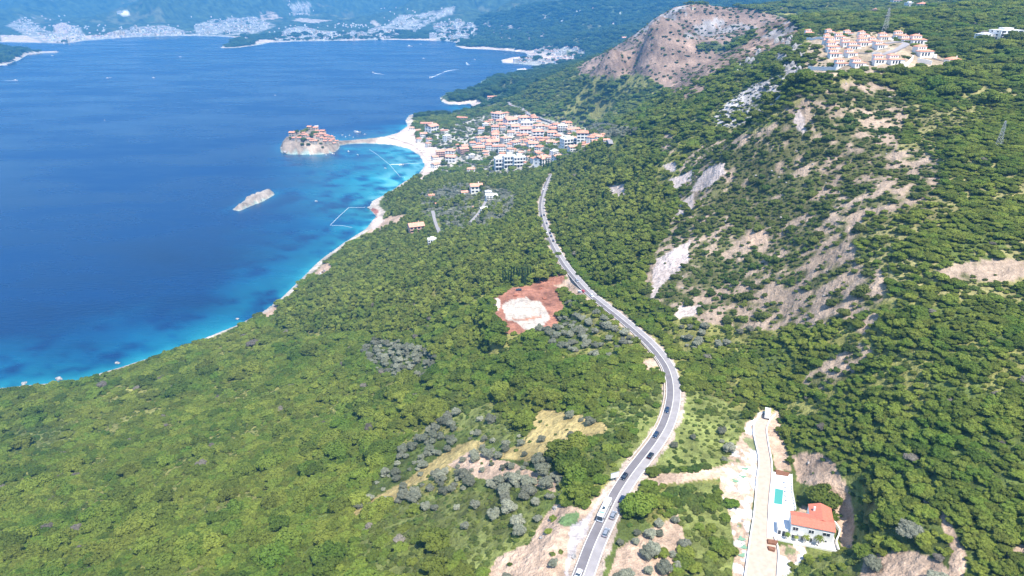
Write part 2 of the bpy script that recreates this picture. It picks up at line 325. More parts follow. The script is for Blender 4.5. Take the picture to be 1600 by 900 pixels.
m = pin([(872,815),(900,798),(912,806),(900,822),(878,826)]); setc(m, (.13,.2,.08)); den[m] = .05
for m in ((SD < -1e9),): pass
for P in RED: m = pin(P, 0, 900, sm=0); setc(m, (.33,.15,.1), .3); den[m] = 0
m = inpoly(PX+wx*.5, PY+wy*.5, PAD) & (rr < 900); setc(m, (.5,.43,.36), .12)
m = inpoly(PX+wx*.3, PY+wy*.3, [(800,497),(815,499),(845,493),(848,495),(818,502),(803,500)]) & (rr < 900); setc(m, (.4,.2,.13), .1)
m = pin([(768,468),(782,465),(782,478),(776,488),(770,478)], 0, 900); setc(m, (.6,.5,.44), .1)
m = pin(VILL, 550, 1100); setc(m, (.4,.31,.21), .25); den[m] = .05
m = pin(TOWN, 1100, 2600); mm = m & (n1 > -.45); setc(mm, (.46,.42,.35), .2); den[m] = .42; kind[m] = 2; kind[m & (n2 > 0)] = 0
shw = 3+np.clip(rr-450, 0, 800)*.02+5*n1; shore = (SD > 0) & (SD < shw) & (rr < 2600); setc(shore, (.5,.43,.36), .2); den[(SD > 0) & (SD < shw*1.5)] = 0
for P in BEACH: m = inpoly(PX, PY, P) & (SD > 0) & (H < 14); setc(m, (.62,.5,.42), .05); den[m] = 0
for m in (ISM, ROM, NKM): pass
def setm(m, extra, c, v):
    k = np.zeros(GX.shape, bool); k[m] = True; k &= extra; setc(k, c, v)
setm(ISM, SD > 0, (.31,.245,.19), .4); setm(ROM, SD > 0, (.33,.28,.235), .4); setm(NKM, (SD > 0) & (SD < 30), (.5,.42,.35), .1)
k = np.zeros(GX.shape, bool); k[ISM] = True; k[ROM] = True; den[k] = 0
k = inpoly(PX, PY, [(570,330),(577,322),(590,328),(590,340),(580,342)]) & (SD > 0) & (H < 12); setc(k, (.3,.13,.1), .3); den[k] = 0
sub = SD <= 0; col[sub] = (.3,.42,.38)
setc((rd < 5.7+2.2*n2) & (rd > 3), (.43,.34,.27), .2); den[rd < 6.6] = 0
underp = np.clip(.5+.5*n2+.3*n1, 0, 1)*((den < .9) & (den > .02)); underp[low] = np.clip(.85+n2[low], .3, 1)
for P in TAN+SOIL: m = pin(P, 0, 1300, sm=0); underp[m] *= .12
underp[rd < 8] = 0
# far country: paler ground patches between the woods, rock bands, quarries
for P in [[(130,64),(200,44),(255,39),(305,52),(300,58),(200,60)],[(10,40),(40,25),(60,30),(64,45),(112,62),(70,68),(40,55)],[(80,62),(86,40),(122,40),(138,62),(110,70)],[(298,58),(308,38),(335,30),(400,26),(432,40),(402,52),(350,57)],[(428,64),(448,44),(475,40),(500,48),(560,50),(600,40),(628,56),(600,64)],[(598,44),(625,23),(650,23),(672,18),(712,9),(710,19),(680,32),(650,47)],[(682,64),(678,36),(715,32),(748,40),(748,50),(737,66)],[(798,100),(835,78),(855,72),(885,72),(922,78),(906,96),(880,103),(850,106),(810,114)],[(452,8),(486,3),(482,23),(458,25)]]:
    m = inpoly(QX, QY, P) & (rr > 2600) & (SD > 0); setc(m & (n3+n1 > -.35), (.34,.33,.29), .35); den[m] = .12
fr = (rr > 2300) & (SD > 0); b = fbm(GX, GY, 260, 5, 71)
mm = fr & (b > .28) & (H > 30) & ~((DP > 5000) & (b < .4)); setc(mm, (.12,.13,.06), .3); den[mm] *= .6
for P, c in (([(740,45),(770,33),(800,40),(850,50),(870,62),(840,62),(790,62),(750,62)], (.36,.3,.27)), ([(405,20),(425,15),(440,28),(410,32)], (.5,.4,.3)), ([(455,32),(470,28),(520,32),(490,36)], (.5,.42,.34)), ([(180,20),(185,17),(200,16),(201,23),(190,24)], (.8,.74,.66)),
             ([(85,38),(100,35),(115,42),(105,52),(88,52)], (.5,.4,.36)), ([(735,72),(850,80),(900,92),(830,92),(800,84)], (.55,.45,.38)), ([(580,28),(595,38),(588,42),(580,36)], (.45,.38,.3)), ([(838,28),(850,22),(862,25),(845,30)], (.5,.42,.34))):
    m = inpoly(QX, QY, P) & (rr > 2300) & (SD > 0); mm = m & (b+n2*.5 > -.25); setc(mm, c, .25); den[m] *= .45

# ------------------------------------------------------------------ terrain mesh
def grid_mesh(name, X, Y, Z, keep=None):
    nt_, nr_ = X.shape
    me = bpy.data.meshes.new(name)
    co = np.stack([X, Y, Z], -1).reshape(-1, 3).astype(np.float32)
    i = np.arange(nt_*nr_).reshape(nt_, nr_)
    F = np.stack([i[:-1, :-1], i[:-1, 1:], i[1:, 1:], i[1:, :-1]], -1).reshape(-1, 4)[:, ::-1]
    if keep is not None:
        kf = (keep[:-1, :-1] | keep[:-1, 1:] | keep[1:, 1:] | keep[1:, :-1]).reshape(-1); F = F[kf]
        used = np.zeros(len(co), bool); used[F.ravel()] = True; remap = np.cumsum(used)-1; F = remap[F]; co = co[used]
    else: used = np.ones(len(co), bool)
    me.vertices.add(len(co)); me.vertices.foreach_set('co', co.ravel())
    me.loops.add(F.size); me.loops.foreach_set('vertex_index', F.ravel().astype(np.int32))
    me.polygons.add(len(F)); me.polygons.foreach_set('loop_start', np.arange(0, F.size, 4, dtype=np.int32)); me.polygons.foreach_set('loop_total', np.full(len(F), 4, np.int32))
    me.polygons.foreach_set('use_smooth', np.ones(len(F), bool))
    me.update(calc_edges=True)
    return me, used
me, used = grid_mesh('terrain', GX, GY, H, (SD > -160) | (rr > 16000))
at = me.attributes.new('cover', 'FLOAT_COLOR', 'POINT')
c4 = np.ones((used.sum(), 4), np.float32); c4[:, :3] = np.clip(col.reshape(-1, 3)[used], 0, .85); at.data.foreach_set('color', c4.ravel())
terrain = bpy.data.objects.new('terrain', me); C.objects.link(terrain); terrain['kind'] = 'structure'
m, nt, N, L, b = mat('ground_cover'); me.materials.append(m)
a = N.new('ShaderNodeAttribute'); a.attribute_name = 'cover'; g = N.new('ShaderNodeNewGeometry')
c1, f1 = noise_mul(N, L, a.outputs['Color'], g.outputs['Position'], .35, .7, 1.3)
c2, f2 = noise_mul(N, L, c1, g.outputs['Position'], .022, .72, 1.28, 8)
c3, f3 = noise_mul(N, L, c2, g.outputs['Position'], 1.8, .8, 1.2)
L.new(c3, b.inputs['Base Color']); b.inputs['Roughness'].default_value = .95; b.inputs['Specular IOR Level'].default_value = .1
bm_ = N.new('ShaderNodeBump'); bm_.inputs['Strength'].default_value = .7; bm_.inputs['Distance'].default_value = 1.6
L.new(f1, bm_.inputs['Height']); bm2 = N.new('ShaderNodeBump'); bm2.inputs['Strength'].default_value = .6; bm2.inputs['Distance'].default_value = 25
L.new(f2, bm2.inputs['Height']); L.new(bm2.outputs[0], bm_.inputs['Normal']); L.new(bm_.outputs[0], b.inputs['Normal'])

# ------------------------------------------------------------------ sea
SX, SY = GX[::2, ::2], GY[::2, ::2]; sd = SD[::2, ::2]; sr = rr[::2, ::2]
spx, spy, _ = proj(SX, SY, 0*SX)
dsh = np.clip(-sd, 0, None)
bay = inpoly(spx+fbm(SX, SY, 90, 3, 5)*22, spy+fbm(SX, SY, 90, 3, 6)*8, chaikin([(535,226),(600,222),(680,240),(680,290),(600,330),(540,395),(470,440),(440,430),(470,385),(500,340),(520,300),(500,262),(480,246),(520,240)], 2))
Lh = 13+8*fbm(SX, SY, 70, 3, 7)
near_s = np.exp(-(dsh/np.maximum(Lh, 8))**1.3)
bayv = np.zeros(SX.shape); bayv[bay] = 1
# soften the bay mask with its distance to the beach curve
bx, by = W(650, 262, 0); bd_ = np.hypot(SX-bx, SY-by)
bays = np.clip(1.1-bd_/520, 0, 1)*sstep(-80, 60, spx-0*spx-455)*sstep(221, 232, spy)*(sr < 1900)
mid = np.exp(-(np.clip(-SD0[::2, ::2], 0, None)/(100+60*fbm(SX, SY, 90, 4, 17)))**2)*.46*(sr < 2200)
cove = np.exp(-((spx-725)/26)**2-((spy-168)/7)**2)*(sr > 1700)*(sr < 2700)
shal = np.clip(near_s*(sr < 2400)*.33+mid+bays*.55+.55*cove, 0, 1)
patch = fbm(SX, SY, 26, 4, 19)
shal = np.clip(shal*(1+.75*np.where(patch < -.05, patch*2.6, patch*.5)), 0, 1)
me, used = grid_mesh('sea', SX, SY, 0*SX, sd < 90)
at = me.attributes.new('shallow', 'FLOAT', 'POINT'); at.data.foreach_set('value', shal.ravel()[used].astype(np.float32))
seao = bpy.data.objects.new('sea', me); C.objects.link(seao); seao['kind'] = 'structure'
m, nt, N, L, b = mat('sea_water'); me.materials.append(m)
a = N.new('ShaderNodeAttribute'); a.attribute_name = 'shallow'; g = N.new('ShaderNodeNewGeometry')
cr = N.new('ShaderNodeValToRGB'); e = cr.color_ramp.elements
e[0].position = 0; e[0].color = (.0005,.024,.088,1); e[1].position = 1; e[1].color = (.08,.3,.33,1)
for p_, c_ in ((.25,(.001,.06,.135,1)),(.5,(.003,.1,.165,1)),(.8,(.012,.18,.23,1))):
    q = e.new(p_); q.color = c_
L.new(a.outputs['Fac'], cr.inputs[0])
mp = N.new('ShaderNodeMapping'); mp.inputs['Rotation'].default_value = (0,0,.5); mp.inputs['Scale'].default_value = (.0022,.0052,.004); L.new(g.outputs['Position'], mp.inputs[0])
cc, ff = noise_mul(N, L, cr.outputs[0], mp.outputs[0], 1.0, .72, 1.35, 8, .34, .66)
L.new(cc, b.inputs['Base Color']); rm = N.new('ShaderNodeMapRange'); rm.inputs[1].default_value = .38; rm.inputs[2].default_value = .62; rm.inputs[3].default_value = .16; rm.inputs[4].default_value = .36; L.new(ff, rm.inputs[0]); L.new(rm.outputs[0], b.inputs['Roughness']); b.inputs['IOR'].default_value = 1.33; b.inputs['Specular IOR Level'].default_value = .42
mp2 = N.new('ShaderNodeMapping'); mp2.inputs['Rotation'].default_value = (0,0,.55); mp2.inputs['Scale'].default_value = (.07,.24,.1); L.new(g.outputs['Position'], mp2.inputs[0])
wn = N.new('ShaderNodeTexNoise'); wn.inputs['Scale'].default_value = 1; wn.inputs['Detail'].default_value = 6; L.new(mp2.outputs[0], wn.inputs['Vector'])
bmp = N.new('ShaderNodeBump'); bmp.inputs['Strength'].default_value = .5; bmp.inputs['Distance'].default_value = .8; L.new(wn.outputs['Fac'], bmp.inputs['Height']); L.new(bmp.outputs[0], b.inputs['Normal'])

# ------------------------------------------------------------------ camera, light, air
cam = bpy.data.cameras.new('camera'); co_ = bpy.data.objects.new('camera', cam); C.objects.link(co_)
co_.location = (0, 0, CAMZ); co_.rotation_euler = (PI/2-PITCH, 0, 0); cam.lens = 24; cam.sensor_width = 36; cam.clip_start = 1; cam.clip_end = 60000
scene.camera = co_
SUN = np.array([.38,-.62,1.5]); SUN = SUN/np.linalg.norm(SUN); elev = math.asin(SUN[2]); az = math.atan2(SUN[0], SUN[1])
w = bpy.data.worlds.new('World'); scene.world = w; w.use_nodes = True
sk = w.node_tree.nodes.new('ShaderNodeTexSky'); sk.sky_type = 'NISHITA'; sk.sun_disc = False; sk.sun_elevation = elev; sk.sun_rotation = az
sk.altitude = 400; sk.air_density = 1; sk.dust_density = .6; sk.ozone_density = 1.5
bg = w.node_tree.nodes['Background']; bg.inputs[1].default_value = .15; w.node_tree.links.new(sk.outputs[0], bg.inputs[0])
sl = bpy.data.lights.new('sun', 'SUN'); so = bpy.data.objects.new('sun', sl); C.objects.link(so); sl.energy = 4.6; sl.angle = math.radians(.5); sl.color = (1,.955,.88)
from mathutils import Vector
so.rotation_euler = Vector(SUN).to_track_quat('Z', 'Y').to_euler(); so.location = (0,0,900)
scene.view_settings.view_transform = 'Standard'; scene.view_settings.look = 'None'; scene.view_settings.gamma = 1; scene.view_settings.exposure = 1.0
scene.cycles.use_denoising = True
scene.cycles.max_bounces = 5; scene.cycles.diffuse_bounces = 2; scene.cycles.glossy_bounces = 2; scene.cycles.transmission_bounces = 1; scene.cycles.transparent_max_bounces = 4; scene.cycles.volume_bounces = 0
def hazebox():
    me = bpy.data.meshes.new('haze'); x0, x1, y0, y1, z0, z1 = -19000, 19000, -4000, 19000, -16, 1500
    v = [(x, y, z) for z in (z0, z1) for y in (y0, y1) for x in (x0, x1)]
    me.from_pydata(v, [], [(0,2,3,1),(4,5,7,6),(0,1,5,4),(2,6,7,3),(0,4,6,2),(1,3,7,5)]); me.update()
    o = bpy.data.objects.new('haze', me); C.objects.link(o); o['kind'] = 'stuff'; o['label'] = 'thin blue air haze lying over the whole bay'
    m = bpy.data.materials.new('haze_air'); m.use_nodes = True; N = m.node_tree.nodes; N.clear(); out = N.new('ShaderNodeOutputMaterial'); v = N.new('ShaderNodeVolumePrincipled')
    v.inputs['Density'].default_value = HAZE_D; v.inputs['Color'].default_value = HAZE_C; v.inputs['Anisotropy'].default_value = 0
    m.node_tree.links.new(v.outputs[0], out.inputs['Volume']); me.materials.append(m); o.display_type = 'WIRE'
HAZE_D = .000115; HAZE_C = (.11,.47,1.0,1)
hazebox()
# ------------------------------------------------------------------ tree shapes
def leaf_mat(name, col, col2, patch=.02):
    m, nt, N, L, b = mat(name)
    oi = N.new('ShaderNodeObjectInfo'); g = N.new('ShaderNodeNewGeometry')
    n = N.new('ShaderNodeTexNoise'); n.inputs['Scale'].default_value = patch; n.inputs['Detail'].default_value = 4; L.new(g.outputs['Position'], n.inputs['Vector'])
    ad = N.new('ShaderNodeMath'); ad.operation = 'MULTIPLY_ADD'; ad.inputs[1].default_value = 2.2; ad.inputs[2].default_value = -.88; L.new(n.outputs['Fac'], ad.inputs[0])
    a2 = N.new('ShaderNodeMath'); a2.operation = 'MULTIPLY_ADD'; a2.inputs[1].default_value = .75; L.new(oi.outputs['Random'], a2.inputs[0]); L.new(ad.outputs[0], a2.inputs[2])
    mx = N.new('ShaderNodeMix'); mx.data_type = 'RGBA'; mx.inputs[6].default_value = (*col, 1); mx.inputs[7].default_value = (*col2, 1); mx.clamp_factor = True
    L.new(a2.outputs[0], mx.inputs[0])
    c, f = noise_mul(N, L, mx.outputs[2], g.outputs['Position'], .9, .7, 1.35, 3)
    wn = N.new('ShaderNodeTexWhiteNoise'); wn.noise_dimensions = '1D'; L.new(oi.outputs['Random'], wn.inputs['W'])
    mr = N.new('ShaderNodeMapRange'); mr.inputs[3].default_value = .68; mr.inputs[4].default_value = 1.3; L.new(wn.outputs['Value'], mr.inputs[0])
    sc = N.new('ShaderNodeVectorMath'); sc.operation = 'SCALE'; L.new(c, sc.inputs[0]); L.new(mr.outputs[0], sc.inputs['Scale'])
    tr = N.new('ShaderNodeBsdfTranslucent'); ms = N.new('ShaderNodeMixShader'); ms.inputs[0].default_value = .42; L.new(sc.outputs[0], tr.inputs[0]); L.new(b.outputs[0], ms.inputs[1]); L.new(tr.outputs[0], ms.inputs[2]); L.new(ms.outputs[0], N['Material Output'].inputs[0])
    L.new(sc.outputs[0], b.inputs['Base Color']); b.inputs['Roughness'].default_value = .75; b.inputs['Specular IOR Level'].default_value = .25
    return m
LM = [leaf_mat('broadleaf_leaves', (.105,.18,.022), (.225,.26,.042)), leaf_mat('pine_needles', (.145,.205,.03), (.265,.3,.055)),
      leaf_mat('olive_leaves', (.19,.205,.14), (.33,.335,.245)), leaf_mat('shrub_leaves', (.07,.125,.022), (.17,.2,.045)), leaf_mat('cypress_leaves', (.03,.07,.02), (.045,.09,.03)),
      leaf_mat('far_wood_leaves', (.05,.11,.03), (.095,.15,.035), .006), leaf_mat('dry_twigs', (.2,.18,.14), (.27,.24,.19))]
BARK = simple('bark', (.16,.12,.09), .9, var=.3, sc=3)
def ico(sub):
    import bmesh
    bm = bmesh.new(); bmesh.ops.create_icosphere(bm, subdivisions=sub, radius=1); bm.verts.ensure_lookup_table()
    v = np.array([x.co[:] for x in bm.verts]); f = [[q.index for q in p.verts] for p in bm.faces]; bm.free(); return v, f
ICO1 = ico(1); ICO2 = ico(2)
def raw_mesh(name, V, F, mats, mi=None, smooth=False):
    me = bpy.data.meshes.new(name); me.from_pydata([tuple(map(float, v)) for v in V], [], [tuple(f) for f in F])
    for m in mats: me.materials.append(m)
    if mi is not None: me.polygons.foreach_set('material_index', np.array(mi, np.int32))
    if smooth: me.polygons.foreach_set('use_smooth', np.ones(len(F), bool))
    me.update(); return me
def crown_geo(style, seed):
    """returns vertices and faces of a crown about one metre wide, base of the trunk at the origin"""
    r = np.random.default_rng(seed); V = []; F = []; lobes = []
    if style == 'broad':
        lobes.append((0,0,.4,.32))
        for k in range(13): a = k*2.4+r.random()*.9; q = .12+.3*math.sqrt(r.random()); lobes.append((math.cos(a)*q, math.sin(a)*q, .22+.46*r.random()*(1.25-q*1.6), .1+.12*r.random()))
        n, ls, cz = 620, .085, .78
    elif style == 'pine':
        for k in range(13): 
            zz = .28+.7*r.random(); a = k*2.4+r.random(); q = (.36*(1.15-zz)+.06)*(.6+.6*r.random()); lobes.append((math.cos(a)*q, math.sin(a)*q, zz, .13+.08*r.random()))
        lobes.append((0,0,.6,.26)); n, ls, cz = 560, .08, .8
    elif style == 'olive':
        lobes.append((0,0,.42,.33))
        for k in range(10): a = k*2.4+r.random()*.7; q = .24+.1*r.random(); lobes.append((math.cos(a)*q, math.sin(a)*q, .28+.3*r.random(), .13+.07*r.random()))
        n, ls, cz = 560, .065, .8
    elif style == 'shrub':
        lobes.append((0,0,.22,.36))
        for k in range(5): a = k*2.4+r.random(); q = .25+.12*r.random(); lobes.append((math.cos(a)*q, math.sin(a)*q, .15+.2*r.random(), .16+.1*r.random()))
        n, ls, cz = 200, .12, .7
    elif style == 'cypress':
        for k in range(9): zz = .15+k*.19; lobes.append((.02*r.normal(), .02*r.normal(), zz, .15*math.sin(min(1, (k+1.6)/3)*PI/2)*(1-.07*k)+.02))
        n, ls, cz = 260, .05, 1.6
    elif style == 'palm':
        for k in range(13):
            a = k*2.4; b = [np.array([0,0,1.0])]
            for j in range(1, 6): t = j/5; b.append(np.array([math.cos(a)*t*.48, math.sin(a)*t*.48, 1+.2*math.sin(t*2.9)*(1-.5*(k % 3)/2)-.22*t*t]))
            sd_ = np.array([-math.sin(a), math.cos(a), 0]); i0 = len(V)
            for j, p in enumerate(b): ww = [.01,.05,.07,.065,.045,.01][j]; V += [p-sd_*ww-np.array([0,0,ww*.5]), p, p+sd_*ww-np.array([0,0,ww*.5])]
            for j in range(5):
                q = i0+j*3; F += [[q,q+3,q+4,q+1],[q+1,q+4,q+5,q+2]]
        return np.array(V), F
    bv, bf = ICO2 if style != 'cypress' else ICO1
    L4 = np.array(lobes)
    for (x, y, z, R) in lobes:
        i0 = len(V); ns = 1+.42*(r.random(len(bv))-.6)
        P = bv*ns[:, None]*R*.86*[1, 1, cz if style != 'cypress' else 1.3]+[x, y, z]; V += list(P); F += [[i0+q for q in f] for f in bf]
    wts = L4[:, 3]**2; wts /= wts.sum(); cnt = 0
    while cnt < n:
        l = L4[r.choice(len(L4), p=wts)]; d = r.normal(size=3); d /= np.linalg.norm(d)
        if d[2] < -.45: continue
        p = l[:3]+d*l[3]*(.88+.24*r.random())*np.array([1, 1, cz if style != 'cypress' else 1.3])
        ins = np.linalg.norm((p-L4[:, :3])/[1, 1, cz if style != 'cypress' else 1.3], axis=1) < L4[:, 3]*.82
        if ins.any(): continue
        nn = d+r.normal(size=3)*.45; nn[2] += .45; nn /= np.linalg.norm(nn); u = np.cross(nn, r.normal(size=3)); u /= np.linalg.norm(u); v = np.cross(nn, u)
        s = ls*(.6+.8*r.random()); i0 = len(V)
        V += [p-u*s*.6-nn*s*.25, p-v*s*.45, p+u*s*.6-nn*s*.25, p+v*s*.5+nn*s*.1]; F += [[i0,i0+1,i0+3],[i0+1,i0+2,i0+3]] if r.random() < .5 else [[i0,i0+1,i0+2],[i0,i0+2,i0+3]]
        cnt += 1
    return np.array(V), F
def trunk_geo(style, seed):
    r = np.random.default_rng(seed); V = []; F = []
    def limb(p0, p1, r0, r1, k=6):
        p0 = np.array(p0, float); p1 = np.array(p1, float); d = p1-p0; d /= np.linalg.norm(d); u = np.cross(d, [.3,.9,.1]); u /= np.linalg.norm(u); v = np.cross(d, u); i0 = len(V)
        for p, q in ((p0, r0), (p1, r1)):
            for j in range(k): a = j*2*PI/k; V.append(p+(u*math.cos(a)+v*math.sin(a))*q)
        for j in range(k): F.append([i0+j, i0+(j+1) % k, i0+k+(j+1) % k, i0+k+j])
    top = dict(broad=.45, pine=.95, olive=.4, shrub=.25, cypress=1.6, palm=1.0)[style]; w = dict(broad=.035, pine=.03, olive=.05, shrub=.03, cypress=.02, palm=.03)[style]
    limb((0,0,-.12), (.01,.0,top*.55), w, w*.75); limb((.01,0,top*.55), (0,.01,top), w*.75, w*.4)
    if style not in ('cypress', 'palm'):
        for k in range(4): a = k*1.7; limb((0,0,top*(.4+.1*k)), (math.cos(a)*.25, math.sin(a)*.25, top*(.75+.1*k)), w*.5, w*.2, 5)
    return V, F
STY = ['broad', 'pine', 'olive', 'shrub', 'cypress']
NVAR = 4
CROWN = {}; TRUNK = {}
srcs = bpy.data.collections.new('tree_kinds')
SRC_KEYS = []
for si, s in enumerate(STY):
    for v in range(NVAR):
        V, F = crown_geo(s, 100*si+v+1); Vt, Ft = trunk_geo(s, v)
        CROWN[s, v] = raw_mesh(s+'_crown', V, F, [LM[si]]); TRUNK[s, v] = raw_mesh(s+'_trunk', Vt, Ft, [BARK])
        n0 = len(V); me = raw_mesh(s+'_tree', list(V)+list(Vt), list(F)+[[n0+q for q in f] for f in Ft], [LM[si], BARK], [0]*len(F)+[1]*len(Ft))
        o = bpy.data.objects.new('source_%02d' % len(SRC_KEYS), me); srcs.objects.link(o); SRC_KEYS.append((s, v))
for v in range(NVAR):      # far woods: same broad crowns, own leaf colour ; dry grey crowns
    for (s, lm) in (('broad', LM[5]), ('olive', LM[6])):
        me = CROWN[s, v].copy(); me.materials.clear(); me.materials.append(lm)
        o = bpy.data.objects.new('source_%02d' % len(SRC_KEYS), me); srcs.objects.link(o); SRC_KEYS.append(('far' if s == 'broad' else 'dry', v))
KI = {k: i for i, k in enumerate(SRC_KEYS)}

# ------------------------------------------------------------------ planting
def gidx(x, y):
    u = np.clip(np.round((np.arctan2(x, y)-TH[0])/ths), 0, NT-1).astype(int); v = np.clip(np.round((np.log(np.maximum(np.hypot(x, y), R0))-LR[0])/lrs), 0, NR-1).astype(int); return u, v
plan = []     # x, y, z, D, style index, px size
keepout = []  # (x, y, radius) round houses etc., filled below before planting

def plant_all():
    out = []
    def band(r0, r1, s, kinds, Dm, lim=1.0, far=False, under=False):
        x0 = -r1*math.sin(lim)*1.02; nx = int(-2*x0/s); ny = int((r1-0)/s)
        ix, iy = np.meshgrid(np.arange(nx), np.arange(ny), indexing='ij')
        x = x0+(ix+(iy % 2)*.5+RNG.uniform(-.72,.72,ix.shape))*s; y = (iy+RNG.uniform(-.72,.72,ix.shape))*s
        x = x.ravel(); y = y.ravel(); r = np.hypot(x, y); a = np.arctan2(x, y)
        m = (r > r0) & (r < r1) & (np.abs(a) < lim); x, y, r = x[m], y[m], r[m]
        z = height(x, y); i, j = gidx(x, y); k = kind[i, j]; d = den[i, j]
        m = (SD[i, j] > 3.5) & (RNG.random(len(x)) < (underp[i, j] if under else d)) & np.isin(k, kinds)
        x, y, z, k, r = x[m], y[m], z[m], k[m], r[m]
        px, py, dp = proj(x, y, z); m = (px > -260) & (px < 1900) & (py < 1020) & (py > -60)
        x, y, z, k, dp = x[m], y[m], z[m], k[m], dp[m]
        for (kx, ky, kr) in keepout:
            q = np.hypot(x-kx, y-ky) > kr; x, y, z, k, dp = x[q], y[q], z[q], k[q], dp[q]
        dm = np.array([Dm.get(q, 1) for q in range(5)])[k]; D = dm*(.62+.85*RNG.random(len(x))**1.6)*1.08*(1+.25*fbm(x, y, 30, 2, 123))
        D = np.where((k == 0) & (x > 45) & (np.hypot(x, y) < 640) & (D > 4.2), 3.6+.25*D, D)
        D = D*np.where(k == 0, .82+.5*(fbm(x, y, 16, 2, 124) > -.1), 1)
        out.append(np.stack([x, y, z, D, (4 if under else k+(5 if far else 0))+0*x, D*FPX/dp], 1))
    band(120, 420, 2.7, [0], {0: 3.4}); band(120, 620, 6.0, [0], {0: 6.4}); band(420, 620, 3.2, [0], {0: 4.0}); band(120, 620, 5.0, [1], {1: 6.6}); band(120, 620, 4.7, [2], {2: 4.7}); band(120, 620, 3.0, [3], {3: 2.9}); band(120, 1000, 9, [3], {3: 5.5})
    band(620, 1150, 4.4, [0], {0: 5.2}); band(620, 1150, 9.0, [0], {0: 8.4}); band(620, 1500, 5.6, [1], {1: 7.4}); band(620, 1300, 5.6, [2], {2: 6.4}); band(620, 1000, 3.6, [3], {3: 4.0})
    band(1150, 2300, 7.6, [0], {0: 9.8}); band(1300, 2600, 7.6, [2], {2: 8}); band(1000, 2400, 10.5, [3], {3: 6.6})
    band(2300, 3600, 13, [0, 2], {0: 17, 2: 15}, far=True); band(3600, 6500, 22, [0, 2], {0: 28, 2: 26}, far=True)
    band(120, 620, 2.8, [0, 2], {0: 2.6, 2: 2.0}, under=True); band(620, 1100, 4.2, [0, 2], {0: 3.6, 2: 3}, under=True)
    return np.vstack(out)
EXTRA = []    # hand-placed trees: (px, py, style, D, label, category)
# ------------------------------------------------------------------ mesh collector and tagging
class MB:
    def __init__(s): s.V = []; s.F = []; s.M = []
    def poly(s, pts, mi=0):
        i = len(s.V); s.V += [tuple(map(float, p)) for p in pts]; s.F.append(tuple(range(i, i+len(pts)))); s.M.append(mi)
    def hull(s, bot, top, mi=0, cap=True):
        n = len(bot); i = len(s.V); s.V += [tuple(map(float, p)) for p in list(bot)+list(top)]
        for k in range(n): s.F.append((i+k, i+(k+1) % n, i+n+(k+1) % n, i+n+k)); s.M.append(mi)
        if cap: s.F.append(tuple(i+n-1-k for k in range(n))); s.F.append(tuple(i+n+k for k in range(n))); s.M += [mi, mi]
    def box(s, x0, x1, y0, y1, z0, z1, mi=0, tx=0, ty=0):
        b = [(x0,y0,z0),(x1,y0,z0),(x1,y1,z0),(x0,y1,z0)]; t = [(x0+tx,y0+ty,z1),(x1-tx,y0+ty,z1),(x1-tx,y1-ty,z1),(x0+tx,y1-ty,z1)]; s.hull(b, t, mi)
    def cyl(s, p0, p1, r0, r1=None, k=8, mi=0):
        r1 = r0 if r1 is None else r1; p0 = np.array(p0, float); p1 = np.array(p1, float); d = p1-p0; d /= np.linalg.norm(d)+1e-9
        u = np.cross(d, [0,0,1.] if abs(d[2]) < .9 else [1.,0,0]); u /= np.linalg.norm(u); v = np.cross(d, u)
        ring = lambda p, r: [p+(u*math.cos(a)+v*math.sin(a))*r for a in [j*2*PI/k for j in range(k)]]
        s.hull(ring(p0, r0), ring(p1, r1), mi)
    def build(s, name, mats, parent=None, smooth=False):
        if not isinstance(mats, (list, tuple)): mats = [mats]
        import bmesh
        me = bpy.data.meshes.new(name); me.from_pydata(s.V, [], s.F)
        for m in mats: me.materials.append(m)
        me.polygons.foreach_set('material_index', np.array(s.M, np.int32))
        b = bmesh.new(); b.from_mesh(me); bmesh.ops.recalc_face_normals(b, faces=b.faces); b.to_mesh(me); b.free()
        if smooth: me.polygons.foreach_set('use_smooth', np.ones(len(s.F), bool))
        me.update(); o = bpy.data.objects.new(name, me); C.objects.link(o)
        if parent: o.parent = parent
        return o
def tag(o, label, cat_, group=None):
    o['label'] = label; o['category'] = cat_
    if group: o['group'] = group
    elif 'group' in o: del o['group']
    return o
def empty(name, loc=(0,0,0), rz=0, label=None, cat_=None, group=None):
    e = bpy.data.objects.new(name, None); C.objects.link(e); e.location = loc; e.rotation_euler = (0,0,rz); e.empty_display_size = .1
    if label: tag(e, label, cat_, group)
    return e
def copy_tree(o, parent=None):
    c = o.copy(); C.objects.link(c); c.parent = parent
    for ch in list(o.children): copy_tree(ch, c)
    return c
def put(proto, used, loc, rz, sc, label, cat_, group=None):
    """first use moves the prototype itself, later ones copy it with all its parts"""
    o = proto if not used.get(proto.name) else copy_tree(proto); used[proto.name] = 1
    o.location = loc; o.rotation_euler = (0,0,rz); o.scale = sc; tag(o, label, cat_, group); return o
USED = {}
